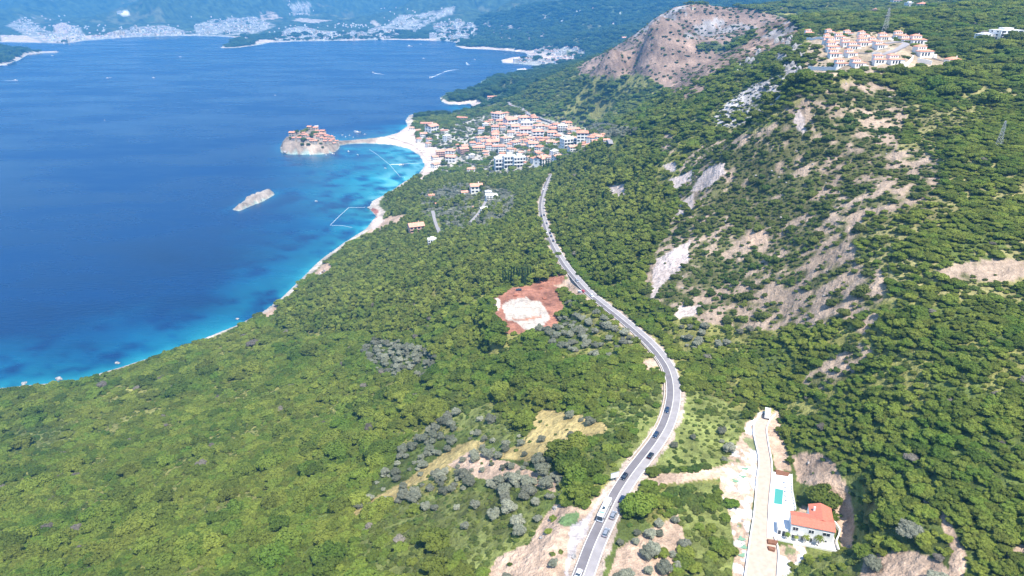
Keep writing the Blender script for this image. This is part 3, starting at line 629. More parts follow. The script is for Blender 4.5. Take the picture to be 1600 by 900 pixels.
M_ = dict(
 white=simple('white_render', (.8,.78,.74), .8, var=.05, sc=.4), cream=simple('cream_render', (.72,.6,.42), .8, var=.06, sc=.4), pinkw=simple('pink_render', (.66,.42,.33), .8, var=.06), greyw=simple('grey_render', (.55,.52,.48), .8, var=.08),
 stone=simple('pale_stone', (.5,.43,.35), .9, var=.25, sc=1.2), conc=simple('raw_concrete', (.62,.57,.5), .9, var=.1, sc=.5), dark=simple('window_dark', (.03,.04,.055), .15, spec=.5), glass=simple('glass', (.04,.06,.08), .08, spec=.6),
 tile=simple('orange_tiles', (.6,.27,.17), .85, var=.25, sc=.35), tile2=simple('pale_orange_tiles', (.64,.33,.22), .85, var=.25, sc=.35), tile3=simple('red_brown_tiles', (.42,.13,.08), .85, var=.2, sc=.4), vroof=simple('villa_tiles', (.52,.16,.1), .8, var=.12, sc=1.5),
 asphalt=simple('asphalt', (.17,.155,.16), .9, var=.12, sc=.25), asphalt2=simple('worn_asphalt', (.3,.275,.27), .9, var=.12, sc=.25), line=simple('road_paint', (.75,.72,.66), .7), slab=simple('pinkish_concrete', (.47,.365,.285), .9, var=.12, sc=.5), kerb=simple('white_kerb', (.78,.74,.68), .8, var=.06),
 pool=simple('pool_water', (.07,.3,.25), .08, spec=.5), steel=simple('galvanised_steel', (.45,.45,.45), .5, .6), rubber=simple('tyre_rubber', (.02,.02,.02), .9), rim=simple('wheel_rim', (.4,.4,.42), .35, .9), black=simple('black_paint', (.012,.014,.022), .18, spec=.6), navy=simple('dark_blue_paint', (.012,.03,.07), .2, spec=.6),
 silver=simple('silver_paint', (.4,.41,.43), .25, .5), wpaint=simple('white_paint', (.8,.8,.8), .25), red=simple('red_paint', (.45,.03,.03), .3), lamp=simple('headlight_lens', (.75,.75,.72), .1), tail=simple('tail_light', (.4,.01,.01), .2), foam=simple('white_foam', (.8,.85,.88), .9), wood=simple('brown_wood', (.25,.14,.08), .8), brownsoil=simple('planting_soil', (.2,.09,.05), .95, var=.3, sc=2),
 brownsoil2=simple('red_earth', (.33,.13,.08), .95, var=.2, sc=1), rock=simple('limestone', (.33,.31,.29), .95, var=.35, sc=.6), shade=simple('parasol_cloth', (.78,.72,.6), .8), blue=simple('blue_cloth', (.1,.3,.5), .8), turq=simple('turquoise_cloth', (.2,.5,.5), .7))

# ------------------------------------------------------------------ the coast road
def frame(P):
    P = np.asarray(P, float); T_ = np.gradient(P[:, :2], axis=0); T_ /= np.linalg.norm(T_, axis=1)[:, None]; return P, T_, np.stack([T_[:, 1], -T_[:, 0]], 1)   # right-hand side
RP, RT, RN = frame(ROAD3)
def ribbon(mb, P, Nn, a, b, dz, mi=0, skirt=0):
    i0 = len(mb.V)
    for p, n in zip(P, Nn):
        mb.V.append((p[0]+n[0]*a, p[1]+n[1]*a, p[2]+dz)); mb.V.append((p[0]+n[0]*b, p[1]+n[1]*b, p[2]+dz))
    for k in range(len(P)-1): mb.F.append((i0+2*k, i0+2*k+1, i0+2*k+3, i0+2*k+2)); mb.M.append(mi)
    if skirt:
        for side, off in ((0, a), (1, b)):
            j0 = len(mb.V)
            for p, n in zip(P, Nn): mb.V.append((p[0]+n[0]*off, p[1]+n[1]*off, p[2]+dz)); mb.V.append((p[0]+n[0]*off*1.0, p[1]+n[1]*off, p[2]+dz-skirt))
            for k in range(len(P)-1): mb.F.append((j0+2*k, j0+2*k+1, j0+2*k+3, j0+2*k+2)); mb.M.append(mi)
mb = MB(); ribbon(mb, RP, RN, -3.9, .1, .1, 0, 0); ribbon(mb, RP, RN, .1, 4.0, .1, 1)
o = mb.build('road', [M_['asphalt'], M_['asphalt2']]); o['kind'] = 'structure'
mb = MB()
for a in (-3.62, 3.68, 0.02): ribbon(mb, RP, RN, a-.13, a+.13, .125)
o = mb.build('road_markings', M_['line']); o['kind'] = 'structure'
mb = MB(); k0 = 46; k1 = 64; P = RP[k0:k0+k1]; Nn = RN[k0:k0+k1]
for k in range(k1-1):
    a, b = P[k], P[k+1]; na, nb = Nn[k], Nn[k+1]; q = lambda p, n, off, z: (p[0]+n[0]*off, p[1]+n[1]*off, p[2]+z)
    mb.hull([q(a,na,-5.0,-.5), q(a,na,-4.55,-.5), q(b,nb,-4.55,-.5), q(b,nb,-5.0,-.5)], [q(a,na,-5.0,.55), q(a,na,-4.55,.55), q(b,nb,-4.55,.55), q(b,nb,-5.0,.55)], 0, True)
tag(mb.build('roadside_wall', M_['stone']), 'long low pale stone wall along the seaward edge of the road', 'wall')
def drape_road(name, pts, wdt, mts, dz=.35, n=8, struct=True):
    g = [ground(*p) for p in pts]; S = spline(g, n); S[:, 2] = height(S[:, 0], S[:, 1]); ker = np.ones(7)/7; z = np.convolve(np.pad(S[:, 2], 3, 'edge'), ker, 'valid'); S[:, 2] = np.maximum(S[:, 2], z)
    P, T_, Nn = frame(S); mb = MB(); ribbon(mb, P, Nn, -wdt/2, wdt/2, dz, 0, 2.5); o = mb.build(name, mts)
    if struct: o['kind'] = 'structure'
    return P, T_, Nn
VR = drape_road('road', [(958,226),(938,219),(915,210),(893,203),(878,197),(862,191),(842,183),(818,173),(800,165),(795,160)], 12, [M_['asphalt2']], 1.0)
HR = drape_road('road', [(1372,87),(1390,82),(1405,75),(1415,69),(1400,66),(1380,68)], 7, [M_['asphalt2']], .5)
LR_ = drape_road('lane', [(690,370),(684,357),(680,345),(676,330)], 6, [M_['asphalt2']], .5)
LR2 = drape_road('lane', [(735,348),(748,334),(758,318),(762,305)], 6, [M_['asphalt2']], .5)

for P_l in (LR_, LR2, HR):
    for p in P_l[0]: keepout.append((p[0], p[1], 7)); keepout.append((p[0], p[1]-7, 6))
for p in VR[0]: keepout.append((p[0], p[1], 9)); keepout.append((p[0], p[1]-9, 8))
# ------------------------------------------------------------------ driveway, pool terrace and villa
ZD = 203.9
L_ = np.array([(*W(a, b, ZD), ZD) for a, b in DRIVE_L]); R_ = np.array([(*W(a, b, ZD), ZD) for a, b in DRIVE_R])
def resamp(P, n):
    s = np.r_[0, np.cumsum(np.linalg.norm(np.diff(P[:, :2], axis=0), axis=1))]; t = np.linspace(0, s[-1], n); return np.stack([np.interp(t, s, P[:, i]) for i in range(3)], 1)
Ls, Rs = resamp(chaikin(L_, 2, False), 40), resamp(chaikin(R_, 2, False), 40)
mb = MB()
for k in range(39): mb.poly([Ls[k], Rs[k], Rs[k+1], Ls[k+1]])
o = mb.build('driveway', M_['slab']); o['kind'] = 'structure'
def wallrun(P, h, th_, m_, name, label, below=1.5, cat_='wall'):
    mb = MB(); P = np.asarray(P, float); P, T_, Nn = frame(P)
    for k in range(len(P)-1):
        a, b = P[k], P[k+1]; na, nb = Nn[k], Nn[k+1]; q = lambda p, n, off, z: (p[0]+n[0]*off, p[1]+n[1]*off, p[2]+z)
        mb.hull([q(a,na,-th_/2,-below), q(a,na,th_/2,-below), q(b,nb,th_/2,-below), q(b,nb,-th_/2,-below)], [q(a,na,-th_/2,h), q(a,na,th_/2,h), q(b,nb,th_/2,h), q(b,nb,-th_/2,h)])
    return tag(mb.build(name, m_), label, cat_)
wallrun(Ls, .7, .5, M_['kerb'], 'kerb_wall', 'long white kerb wall on the seaward side of the villa driveway')
wallrun(Rs, .7, .5, M_['kerb'], 'kerb_wall', 'long white kerb wall on the uphill side of the villa driveway')
def W3(px, py, z): return np.array((*W(px, py, z), z))
DECK = [W3(a, b, ZD) for a, b in [(1207,738),(1237,742),(1239,775),(1243,797),(1226,800),(1220,838),(1198,840),(1200,800)]]
mb = MB(); mb.hull([p+[0,0,-1.5] for p in DECK], [p+[0,0,.35] for p in DECK]); tag(mb.build('pool_terrace', M_['white']), 'white paved terrace holding the pool beside the driveway', 'terrace')
# pool with a rounded end
zp = ZD+.35; pa, pb, pc, pd = [W3(a, b, zp) for a, b in [(1209,787),(1222,789),(1224,766),(1211,763)]]
ex_ = (pb-pa); wp = np.linalg.norm(ex_); ex_ /= wp; ey_ = (pd-pa); lp = np.linalg.norm(ey_); ey_ /= lp
outl = [pa, pb, pc]+[pa+ex_*(wp/2+wp/2*math.cos(t))+ey_*(lp+wp*.28*math.sin(t)) for t in np.linspace(.3, PI-.3, 7)]+[pd]
pe = empty('swimming_pool', tuple(pa), 0, 'turquoise swimming pool with a rounded end on the white terrace', 'pool'); cen = sum(outl)/len(outl)
loc = lambda P: [p-pa for p in P]
mb = MB(); mb.hull(loc([p+[0,0,-.2] for p in outl]), loc([p+[0,0,.03] for p in outl])); mb.build('water', M_['pool'], pe)
mb = MB(); ou2 = [cen+(p-cen)*1.13 for p in outl]
for k in range(len(outl)):
    k2 = (k+1) % len(outl); mb.hull(loc([outl[k], outl[k2], ou2[k2], ou2[k]]), loc([p+[0,0,.12] for p in (outl[k], outl[k2], ou2[k2], ou2[k])]))
mb.build('coping', M_['white'], pe)
mb = MB(); sm_ = [outl[2]]+outl[3:10]+[outl[-1]]; mb.hull(loc([p+[0,0,.0] for p in sm_]), loc([p+[0,0,.07] for p in sm_])); mb.build('step', M_['conc'], pe)
# railing with posts
rl = resamp(np.array([W3(a, b, zp) for a, b in [(1237,744),(1238,770),(1243,797)]]), 13); fe = empty('balustrade', tuple(rl[0]), 0, 'white balustrade along the uphill edge of the pool terrace', 'railing')
for p in rl: mb = MB(); q = p-rl[0]; mb.box(q[0]-.12, q[0]+.12, q[1]-.12, q[1]+.12, 0, 1.1); mb.build('post', M_['white'], fe)
mb = MB()
for a, b in zip(rl[:-1]-rl[0], rl[1:]-rl[0]): mb.cyl(a+[0,0,1.15], b+[0,0,1.15], .11, k=5); mb.cyl(a+[0,0,.55], b+[0,0,.55], .06, k=5)
mb.build('rail', M_['white'], fe)
def lounger_proto():
    e = empty('sun_lounger'); 
    mb = MB(); mb.box(-.35,.35,-1,.45,.28,.36); mb.build('seat', M_['white'], e)
    mb = MB(); mb.hull([(-.35,.45,.28),(.35,.45,.28),(.35,1.05,.75),(-.35,1.05,.75)], [(-.35,.4,.36),(.35,.4,.36),(.35,1.0,.83),(-.35,1.0,.83)]); mb.build('backrest', M_['white'], e)
    for sx in (-.3, .3):
        for sy in (-.9, .4): mb = MB(); mb.box(sx-.04, sx+.04, sy-.04, sy+.04, 0, .28); mb.build('leg', M_['steel'], e)
    return e
lp_ = lounger_proto()
for i, (a, b) in enumerate([(1229,755),(1230,762),(1230.5,769),(1231,776),(1232,783)]):
    p = W3(a, b, zp); put(lp_, USED, tuple(p), 1.5, (1.25,)*3, 'white sun lounger in the row between pool and balustrade', 'sun lounger', 'sun loungers beside the pool')
# the villa, facade along A-B
A = W3(1224, 839, ZD); B = W3(1299, 854, ZD); ang = math.atan2(B[1]-A[1], B[0]-A[0]); Lf = float(np.linalg.norm(B-A)); print('villa length', Lf)
ve = empty('villa', tuple(A), ang, 'white two-storey villa with red L-shaped roof beside the pool terrace', 'villa'); xw = Lf*.53
mb = MB(); mb.box(2.0, Lf, 0, 7.2, -2, 7.1); mb.box(xw, Lf-.003, 7.2, 13.6, -2, 7.1); wl = mb.build('wall', M_['white'], ve)
mb = MB(); mb.box(-2.4, 1.997, .6, 6.4, -2, 3.2); pv = mb.build('porch', M_['white'], ve)
for xx in (-1.7, -.1, 1.4-.3): mb = MB(); mb.box(xx-.45, xx+.55, .52, .6, .1, 2.3); mb.build('arch_opening', M_['dark'], pv)
def gable(mb, x0, x1, y0, y1, z, h, ax='x', ov=.5, mi=0, th=.18):
    if ax == 'x': a = [(x0-ov,y0-ov,z),(x0-ov,(y0+y1)/2,z+h),(x0-ov,y1+ov,z)]; b = [(x1+ov, *p[1:]) for p in a]
    else: a = [(x0-ov,y0-ov,z),((x0+x1)/2,y0-ov,z+h),(x1+ov,y0-ov,z)]; b = [(p[0], y1+ov, p[2]) for p in a]
    up = lambda P: [(p[0],p[1],p[2]+th) for p in P]
    mb.hull(a+up(a)[::-1], b+up(b)[::-1], mi)
mb = MB(); gable(mb, 2.0, Lf, 0, 7.2, 7.1, 1.2, 'x', .25); gable(mb, xw, Lf, 3.6, 13.2, 7.11, 1.6, 'y', .22); mb.build('roof', M_['vroof'], ve)
mb = MB(); mb.box(xw+1.2, xw+1.9, 9, 9.7, 7.2, 9.6); mb.build('chimney', M_['white'], ve)
def window(x0, x1, z0, z1, par, y=0.0, cols=2, nm='window'):
    mb = MB(); t = .12; mb.box(x0-t, x1+t, y-.08, y+.02, z1, z1+t); mb.box(x0-t, x1+t, y-.1, y+.02, z0-t, z0)
    mb.box(x0-t, x0, y-.08, y+.02, z0, z1); mb.box(x1, x1+t, y-.08, y+.02, z0, z1)
    for k in range(1, cols): xm = x0+(x1-x0)*k/cols; mb.box(xm-.05, xm+.05, y-.075, y+.02, z0, z1)
    f = mb.build(nm, M_['white'], par); mb = MB(); mb.box(x0, x1, y-.04, y+.01, z0, z1); mb.build('pane', M_['dark'], f); return f
for x0, x1, z0, z1 in [(2.9,4.9,4.3,5.9),(3.0,4.9,.5,2.1),(9.0,10.9,4.3,5.9),(9.0,10.9,.3,2.1),(14.3,17.0,4.4,5.9),(6.6,7.5,.1,2.2)]:
    window(x0*Lf/18.5, x1*Lf/18.5, z0, z1, ve, 0, 2)
for xx in (14.4, 16.0):
    mb = MB(); xx *= Lf/18.5; mb.cyl((xx,-.06,1.9),(xx,.02,1.9), .35, k=14); mb.build('round_window', M_['dark'], ve)
mb = MB(); mb.box(5.2*Lf/18.5, 8.6*Lf/18.5, -.9, 0, 3.0, 3.2); mb.box(5.2*Lf/18.5, 8.6*Lf/18.5, -.9, -.82, 3.2, 4.1); mb.build('balcony', M_['white'], ve)
mb = MB(); mb.box(xw-4.5, xw-.01, 7.4, 9.2, 2.6, 2.75); mb.build('awning', M_['greyw'], ve)
def loc2w(x, y, z=0): return np.array([A[0]+x*math.cos(ang)-y*math.sin(ang), A[1]+x*math.sin(ang)+y*math.cos(ang), A[2]+z])
wallrun([loc2w(-3.4, -2.2), loc2w(Lf*.5, -2.3), loc2w(Lf+1.5, -2.4)], .6, .4, M_['white'], 'garden_wall', 'low white garden wall in front of the villa facade', 2.5)
wallrun([loc2w(Lf+2.2, -2.3), loc2w(Lf+1.8, 2.5), loc2w(Lf+3.2, 6), loc2w(Lf+4.0, 9.5), loc2w(Lf+2.0, 15)], 1.4, .5, M_['kerb'], 'garden_wall', 'tall curved pale wall on the uphill side of the villa', 2.5)
wallrun([loc2w(-.5, 14.5), loc2w(6, 15), loc2w(Lf+1.9, 15.5)], 1.0, .4, M_['kerb'], 'garden_wall', 'straight pale garden wall behind the red-roofed villa', 2.0)
FG = [loc2w(-2.9,-2,.02), loc2w(Lf+1.6,-2,.02), loc2w(Lf+1.6,14.6,.02), loc2w(-.3,14.2,.02), loc2w(-1,7,.02)]
mb = MB(); mb.hull([p+[0,0,-1] for p in FG], FG); tag(mb.build('courtyard', M_['kerb']), 'pale paved courtyard round the red-roofed villa', 'terrace')
for pts, lb in (([(1197,842),(1217,845),(1216,852),(1198,849)], 'upper reddish planting bed at the end of the terrace'), ([(1198,853),(1213,856),(1211,862),(1200,859)], 'small reddish earth heap just below the terrace end'), ([(1209,733),(1236,739),(1233,745),(1211,742)], 'reddish planting bed at the head of the pool terrace')):
    q = [W3(a, b, ZD+.4) for a, b in pts]; c_ = sum(q)/4; mb = MB(); mb.hull([p+[0,0,-1] for p in q], [c_+(p-c_)*.8+[0,0,.35] for p in q]); tag(mb.build('planting_bed', M_['brownsoil']), lb, 'planting bed')
PALMS = [(1.2,-1.1,2.9,'palm tree with a wide crown by the villa porch arches'), (4.6,-1.2,2.4,'small palm tree left of the villa front door'), (8.3,-1.2,3.6,'middle palm tree before the white villa facade'), (13.2,-1.2,4.2,'tallest palm tree near the round villa windows')]
def soft_top(px, py): return ground(px, py)
for t_ in range(14): g_ = W3(1042+t_*8, 750-t_*1.2, 204.5); keepout += [(g_[0], g_[1], 3.2), (g_[0]*.985, g_[1]*.985, 3.2)]
cx_, cy_ = loc2w(8, 6)[:2]; keepout += [(cx_, cy_, 15), (loc2w(1, 6)[0], loc2w(1, 6)[1], 10)]
for p in list(Ls[::2])+list(Rs[::2])+list((Ls+Rs)[::2]/2)+list((Ls*.75+Rs*.25)[::2])+list((Ls*.25+Rs*.75)[::2]): keepout.append((p[0], p[1], 4.5))
for p in DECK+[W3(1220,750,ZD),W3(1221,772,ZD),W3(1215,790,ZD),W3(1209,815,ZD),W3(1232,785,ZD)]: keepout.append((p[0], p[1], 7))

# ------------------------------------------------------------------ vehicles
def car_proto(name, paint, kind_='hatch'):
    e = empty(name)
    prof = [(-2.2,.45),(-2.2,.85),(-2.05,.98),(-1.0,1.02),(1.0,1.0),(1.95,.86),(2.2,.7),(2.22,.42),(1.75,.3),(-1.8,.3)]
    mb = MB(); mb.hull([(-.86,x,z) for x, z in prof], [(.86,x,z) for x, z in prof]); mb.hull([(-.9,x*.985,.35+(z-.35)*.8) for x, z in prof], [(.9,x*.985,.35+(z-.35)*.8) for x, z in prof]); mb.build('body', paint, e)
    back = -1.95 if kind_ == 'hatch' else -1.55
    mb = MB(); mb.hull([(-.8,back,1.0),(.8,back,1.0),(.8,1.15,.99),(-.8,1.15,.99)], [(-.62,back+.3,1.42),(.62,back+.3,1.42),(.62,.4,1.42),(-.62,.4,1.42)]); mb.build('windows', M_['glass'], e)
    mb = MB(); mb.box(-.63,.63,back+.27,.42,1.42,1.47,0,.04,.06); mb.build('roof', paint, e)
    for sx in (-.84, .84):
        for sy in (-1.35, 1.35):
            mb = MB(); mb.cyl((sx-.1,sy,.33),(sx+.1,sy,.33), .33, k=12); t = mb.build('wheel', M_['rubber'], e); mb = MB(); mb.cyl((sx-.11,sy,.33),(sx+.11,sy,.33), .19, k=10); mb.build('rim', M_['rim'], t)
    for sx in (-.62, .62):
        mb = MB(); mb.box(sx-.2, sx+.2, 2.1, 2.235, .6, .75); mb.build('headlight', M_['lamp'], e); mb = MB(); mb.box(sx-.18, sx+.18, -2.225, -2.1, .68, .86); mb.build('tail_light', M_['tail'], e)
    return e
CARP = {k: car_proto('car', M_[m_]) for k, m_ in (('black','black'),('navy','navy'),('silver','silver'),('white','wpaint'),('red','red'))}
def road_at(px, py):
    z = 200.0
    for _ in range(6):
        x, y = W(px, py, z+.6); d = (RP[:, 0]-x)**2+(RP[:, 1]-y)**2; k = int(d.argmin()); z = RP[k, 2]
    return x, y, z, k
def lane_car(px, py, colr, fwd, label, lane=None, group=None, sc=1.08):
    x, y, z, k = road_at(px, py); n = RN[k]; off = (x-RP[k, 0])*n[0]+(y-RP[k, 1])*n[1]
    off = lane if lane is not None else (-1.9 if off < 0 else 1.9); k = min(k, len(RP)-2); along = (x-RP[k, 0])*RT[k, 0]+(y-RP[k, 1])*RT[k, 1]
    x, y = RP[k, :2]+n*off+RT[k]*along; a = math.atan2(RT[k, 1], RT[k, 0])-PI/2+(0 if fwd else PI)
    return put(CARP[colr], USED_C.setdefault(colr, {}), (x, y, z+.1), a, (sc,)*3, label, 'car', group)
USED_C = {}
lane_car(979, 746, 'black', False, 'black car just behind the white bus, near the billboard', -1.9)
lane_car(1016, 712, 'black', True, 'black car in the uphill lane passing the roadside olives', 1.9)
lane_car(1023, 679, 'navy', False, 'dark blue car beside the tree shadows on the road', -1.9)
lane_car(1042, 641, 'navy', False, 'dark blue car where the road bends past the olives', -1.9)
lane_car(957, 805, 'silver', True, 'silver car beside the front of the white bus', 1.9)
lane_car(945, 832, 'silver', True, 'silver-white car in the uphill lane below the bus', 2.2)
lane_car(905, 898, 'white', False, 'white car leaving at the bottom edge of the road', -1.6)
lane_car(971, 780, 'navy', True, 'dark car half hidden under the large roadside tree', 2.4)
lane_car(900, 439, 'silver', False, 'pale silver car above the turning to the red earth site', -1.6)
lane_car(926, 462, 'white', False, 'white car on the road just below the gravel turning', -1.4)
lane_car(856.5, 363, 'white', False, 'white car among dark ones at the distant bend of the road', -1.6)
for a, b, lb in ((866,376,'dark car nearest the camera in the shaded road bend'),(863.5,369,'dark car second from the front in the shaded road bend'),(860.5,364,'dark car third in the shaded queue by the pines'),(853,349,'dark car alone midway along the shaded road stretch')): lane_car(a, b, 'navy', True, lb, 1.7)
lane_car(848.5, 336, 'black', True, 'black car, upper one of the pair by the pines', 1.7); lane_car(847, 337.5, 'black', False, 'black car in the seaward lane beside another by the pines', -1.7)
lane_car(852, 296, 'white', False, 'white car farthest up the visible road before the village', -1.6)
lane_car(854.5, 289, 'silver', True, 'silver car farthest along the road before it vanishes', 1.7)
def ground_car(px, py, colr, rz, label, group=None):
    x, y, z = ground(px, py); return put(CARP[colr], USED_C.setdefault(colr, {}), (x, y, z+.05), rz, (1.08,)*3, label, 'car', group)
ground_car(907, 457, 'white', .7, 'white car parked on the gravel beside the main road'); ground_car(911, 456.5, 'red', .4, 'red car parked on the gravel beside the main road'); ground_car(810.5, 454, 'navy', 1.5, 'dark car parked on the red earth below the pines')
for i, (a, b) in enumerate([(498,430),(501,428),(504,426),(507,424),(494,433)]): ground_car(a, b, ['silver','white','black'][i % 3], .6, 'car parked in the sandy clearing above the pebble shore', 'cars parked above the pebble shore')
P, T_, Nn = VR
for i in range(34):
    k = int((.35+.55*i/34)*(len(P)-1)); sd_ = (-1)**i*(3.2 if i % 3 else 7.5); x, y = P[k, :2]+Nn[k]*sd_; a = math.atan2(T_[k, 1], T_[k, 0])-PI/2
    colr = ['white','silver','navy','white','black','red','silver'][i % 7]; put(CARP[colr], USED_C.setdefault(colr, {}), (x, y, P[k, 2]+1.02), a+(PI/2 if abs(sd_) > 5 else 0), (1.1,)*3, colr.replace('navy','dark blue')+' car standing along the road above the coastal village', 'car', 'cars along the road above the coastal village')
# bus
x, y, z, k = road_at(942, 799); a = math.atan2(RT[k, 1], RT[k, 0])-PI/2+PI; x, y = RP[k, :2]+RN[k]*-1.95+RT[k]*((x-RP[k, 0])*RT[k, 0]+(y-RP[k, 1])*RT[k, 1])
be = empty('bus', (x, y, z+.1), a, 'long white coach driving towards the camera with black windscreen', 'bus')
mb = MB(); mb.box(-1.25,1.25,-6,6,.4,3.25,0,.06,.04); mb.build('body', M_['wpaint'], be)
mb = MB(); mb.box(-1.1,1.1,5.9,6.06,1.1,2.95,0,.05,0); mb.build('windscreen', M_['glass'], be)
for sx in (-1, 1):
    for j in range(5): mb = MB(); y0 = -5.4+j*2.15; mb.box(*(sorted((sx*1.235, sx*1.28))), y0, y0+1.95, 1.7, 2.75); mb.build('side_window', M_['glass'], be)
    for sy in (-3.6, 3.9): mb = MB(); mb.cyl((sx*1.0,sy,.5),(sx*1.3,sy,.5), .5, k=14); t = mb.build('wheel', M_['rubber'], be); mb = MB(); mb.cyl((sx*1.02,sy,.5),(sx*1.32,sy,.5), .28, k=10); mb.build('rim', M_['rim'], t)
    mb = MB(); mb.box(*(sorted((sx*.7, sx*1.1))), 6.0, 6.1, .65, .9); mb.build('headlight', M_['lamp'], be); mb = MB(); mb.box(*(sorted((sx*1.28, sx*1.6))), 6.0, 6.15, 2.2, 2.8); mb.build('mirror', M_['black'], be)
mb = MB(); mb.box(-.55,.55,.2,1.9,3.25,3.42); mb.build('roof_hatch', M_['glass'], be); mb = MB(); mb.box(-.85,.85,-3.8,-1.6,3.25,3.5,0,.1,.1); mb.build('air_conditioner', M_['wpaint'], be)
mb = MB(); mb.box(-1.0,1.0,3.2,4.2,3.25,3.3); mb.build('roof_panel', M_['turq'], be)
# box truck at the head of the driveway
x, y, z = *W(1198.5, 650, ZD), ZD; te = empty('box_truck', (x, y, z), -.35, 'white box truck parked at the top end of the driveway', 'truck')
mb = MB(); mb.box(-1.35,1.35,-3.6,2.0,.9,3.6); mb.build('cargo_box', M_['white'], te); mb = MB(); mb.box(-1.2,1.2,2.1,3.9,.5,2.5,0,.08,.25); cb = mb.build('cab', M_['wpaint'], te); mb = MB(); mb.box(-1.05,1.05,3.7,3.86,1.5,2.3); mb.build('windscreen', M_['glass'], cb)
for sx in (-1.1, 1.1):
    for sy in (-2.4, 2.8): mb = MB(); mb.cyl((sx-.15,sy,.45),(sx+.15,sy,.45), .45, k=12); mb.build('wheel', M_['rubber'], te)
mb = MB(); mb.box(-1.2,1.2,-3.5,2.1,.6,.9); mb.build('chassis', M_['black'], te)
# billboard
x, y, z = ground(960, 752); z0 = z; bb = empty('billboard', (x, y, z0), .35, 'blank white billboard on a post beside the main road', 'billboard')
mb = MB(); mb.box(-1.9,1.9,-.1,.1,2.0,4.5); mb.build('panel', M_['white'], bb); mb = MB(); mb.box(-2.0,2.0,-.14,.14,4.5,4.6); mb.box(-2.0,2.0,-.14,.14,1.9,2.0); mb.build('frame', M_['steel'], bb)
for sx in (-.7, .7): mb = MB(); mb.cyl((sx,0,-1),(sx,0,1.95), .14, k=8); mb.build('post', M_['steel'], bb)
keepout.append((x, y, 6))

# ------------------------------------------------------------------ pylons
def pylon(px, py, hpx, label):
    x, y, z = ground(px, py); _, _, dp = proj(x, y, z); h = float(hpx*dp/FPX/.93); e = empty('power_pylon', (x, y, z), .6, label, 'pylon'); w0 = h*.1; s = h/28
    at = lambda t: w0*(1-t*.82)
    mb = MB()
    for sx in (-1, 1):
        for sy in (-1, 1): mb.cyl((sx*w0, sy*w0, -1), (sx*at(1), sy*at(1), h), .16*s, .1*s, 4)
    mb.build('leg_frame', M_['steel'], e); mb = MB(); T8 = [1-(1-i/9)**1.25 for i in range(10)]
    for a, b in zip(T8[:-1], T8[1:]):
        wa, wb = at(a), at(b)
        for (p, q) in (((-1,-1),(1,-1)),((1,-1),(1,1)),((1,1),(-1,1)),((-1,1),(-1,-1))):
            mb.cyl((p[0]*wa,p[1]*wa,a*h),(q[0]*wb,q[1]*wb,b*h), .07*s, k=4); mb.cyl((q[0]*wa,q[1]*wa,a*h),(p[0]*wb,p[1]*wb,b*h), .07*s, k=4)
    mb.build('bracing', M_['steel'], e)
    for t, wd in ((.7, .2), (.82, .15), (.94, .11)):
        mb = MB(); mb.cyl((-wd*h,0,t*h),(wd*h,0,t*h), .1*s, k=4); mb.cyl((-wd*h,0,t*h),(0,0,(t+.05)*h), .07*s, k=4); mb.cyl((wd*h,0,t*h),(0,0,(t+.05)*h), .07*s, k=4)
        for sx in (-1, 1): mb.cyl((sx*wd*h,0,t*h),(sx*wd*h,0,(t-.045)*h), .1*s, k=4)
        mb.build('cross_arm', M_['steel'], e)
pylon(1560, 229, 37, 'grey steel lattice power pylon on the wooded right slope'); pylon(1382, 52, 34, 'grey steel lattice power pylon behind the hilltop village')

# ------------------------------------------------------------------ houses
def hip(mb, x0, x1, y0, y1, z, h, ov=.5, mi=0):
    x0 -= ov; x1 += ov; y0 -= ov; y1 += ov; w_, d_ = x1-x0, y1-y0; r = min(w_, d_)/2
    if w_ >= d_: t = [(x0+r,(y0+y1)/2,z+h),(x1-r+.01,(y0+y1)/2,z+h)]; a,b,c,d = (x0,y0,z),(x1,y0,z),(x1,y1,z),(x0,y1,z); F = [[a,b,t[1],t[0]],[b,c,t[1]],[c,d,t[0],t[1]],[d,a,t[0]]]
    else: t = [((x0+x1)/2,y0+r,z+h),((x0+x1)/2,y1-r,z+h)]; a,b,c,d = (x0,y0,z),(x1,y0,z),(x1,y1,z),(x0,y1,z); F = [[a,b,t[0]],[b,c,t[1],t[0]],[c,d,t[1]],[d,a,t[0],t[1]]]
    for f in F: mb.poly(f, mi)
    mb.box(x0, x1, y0, y1, z-.18, z, mi)
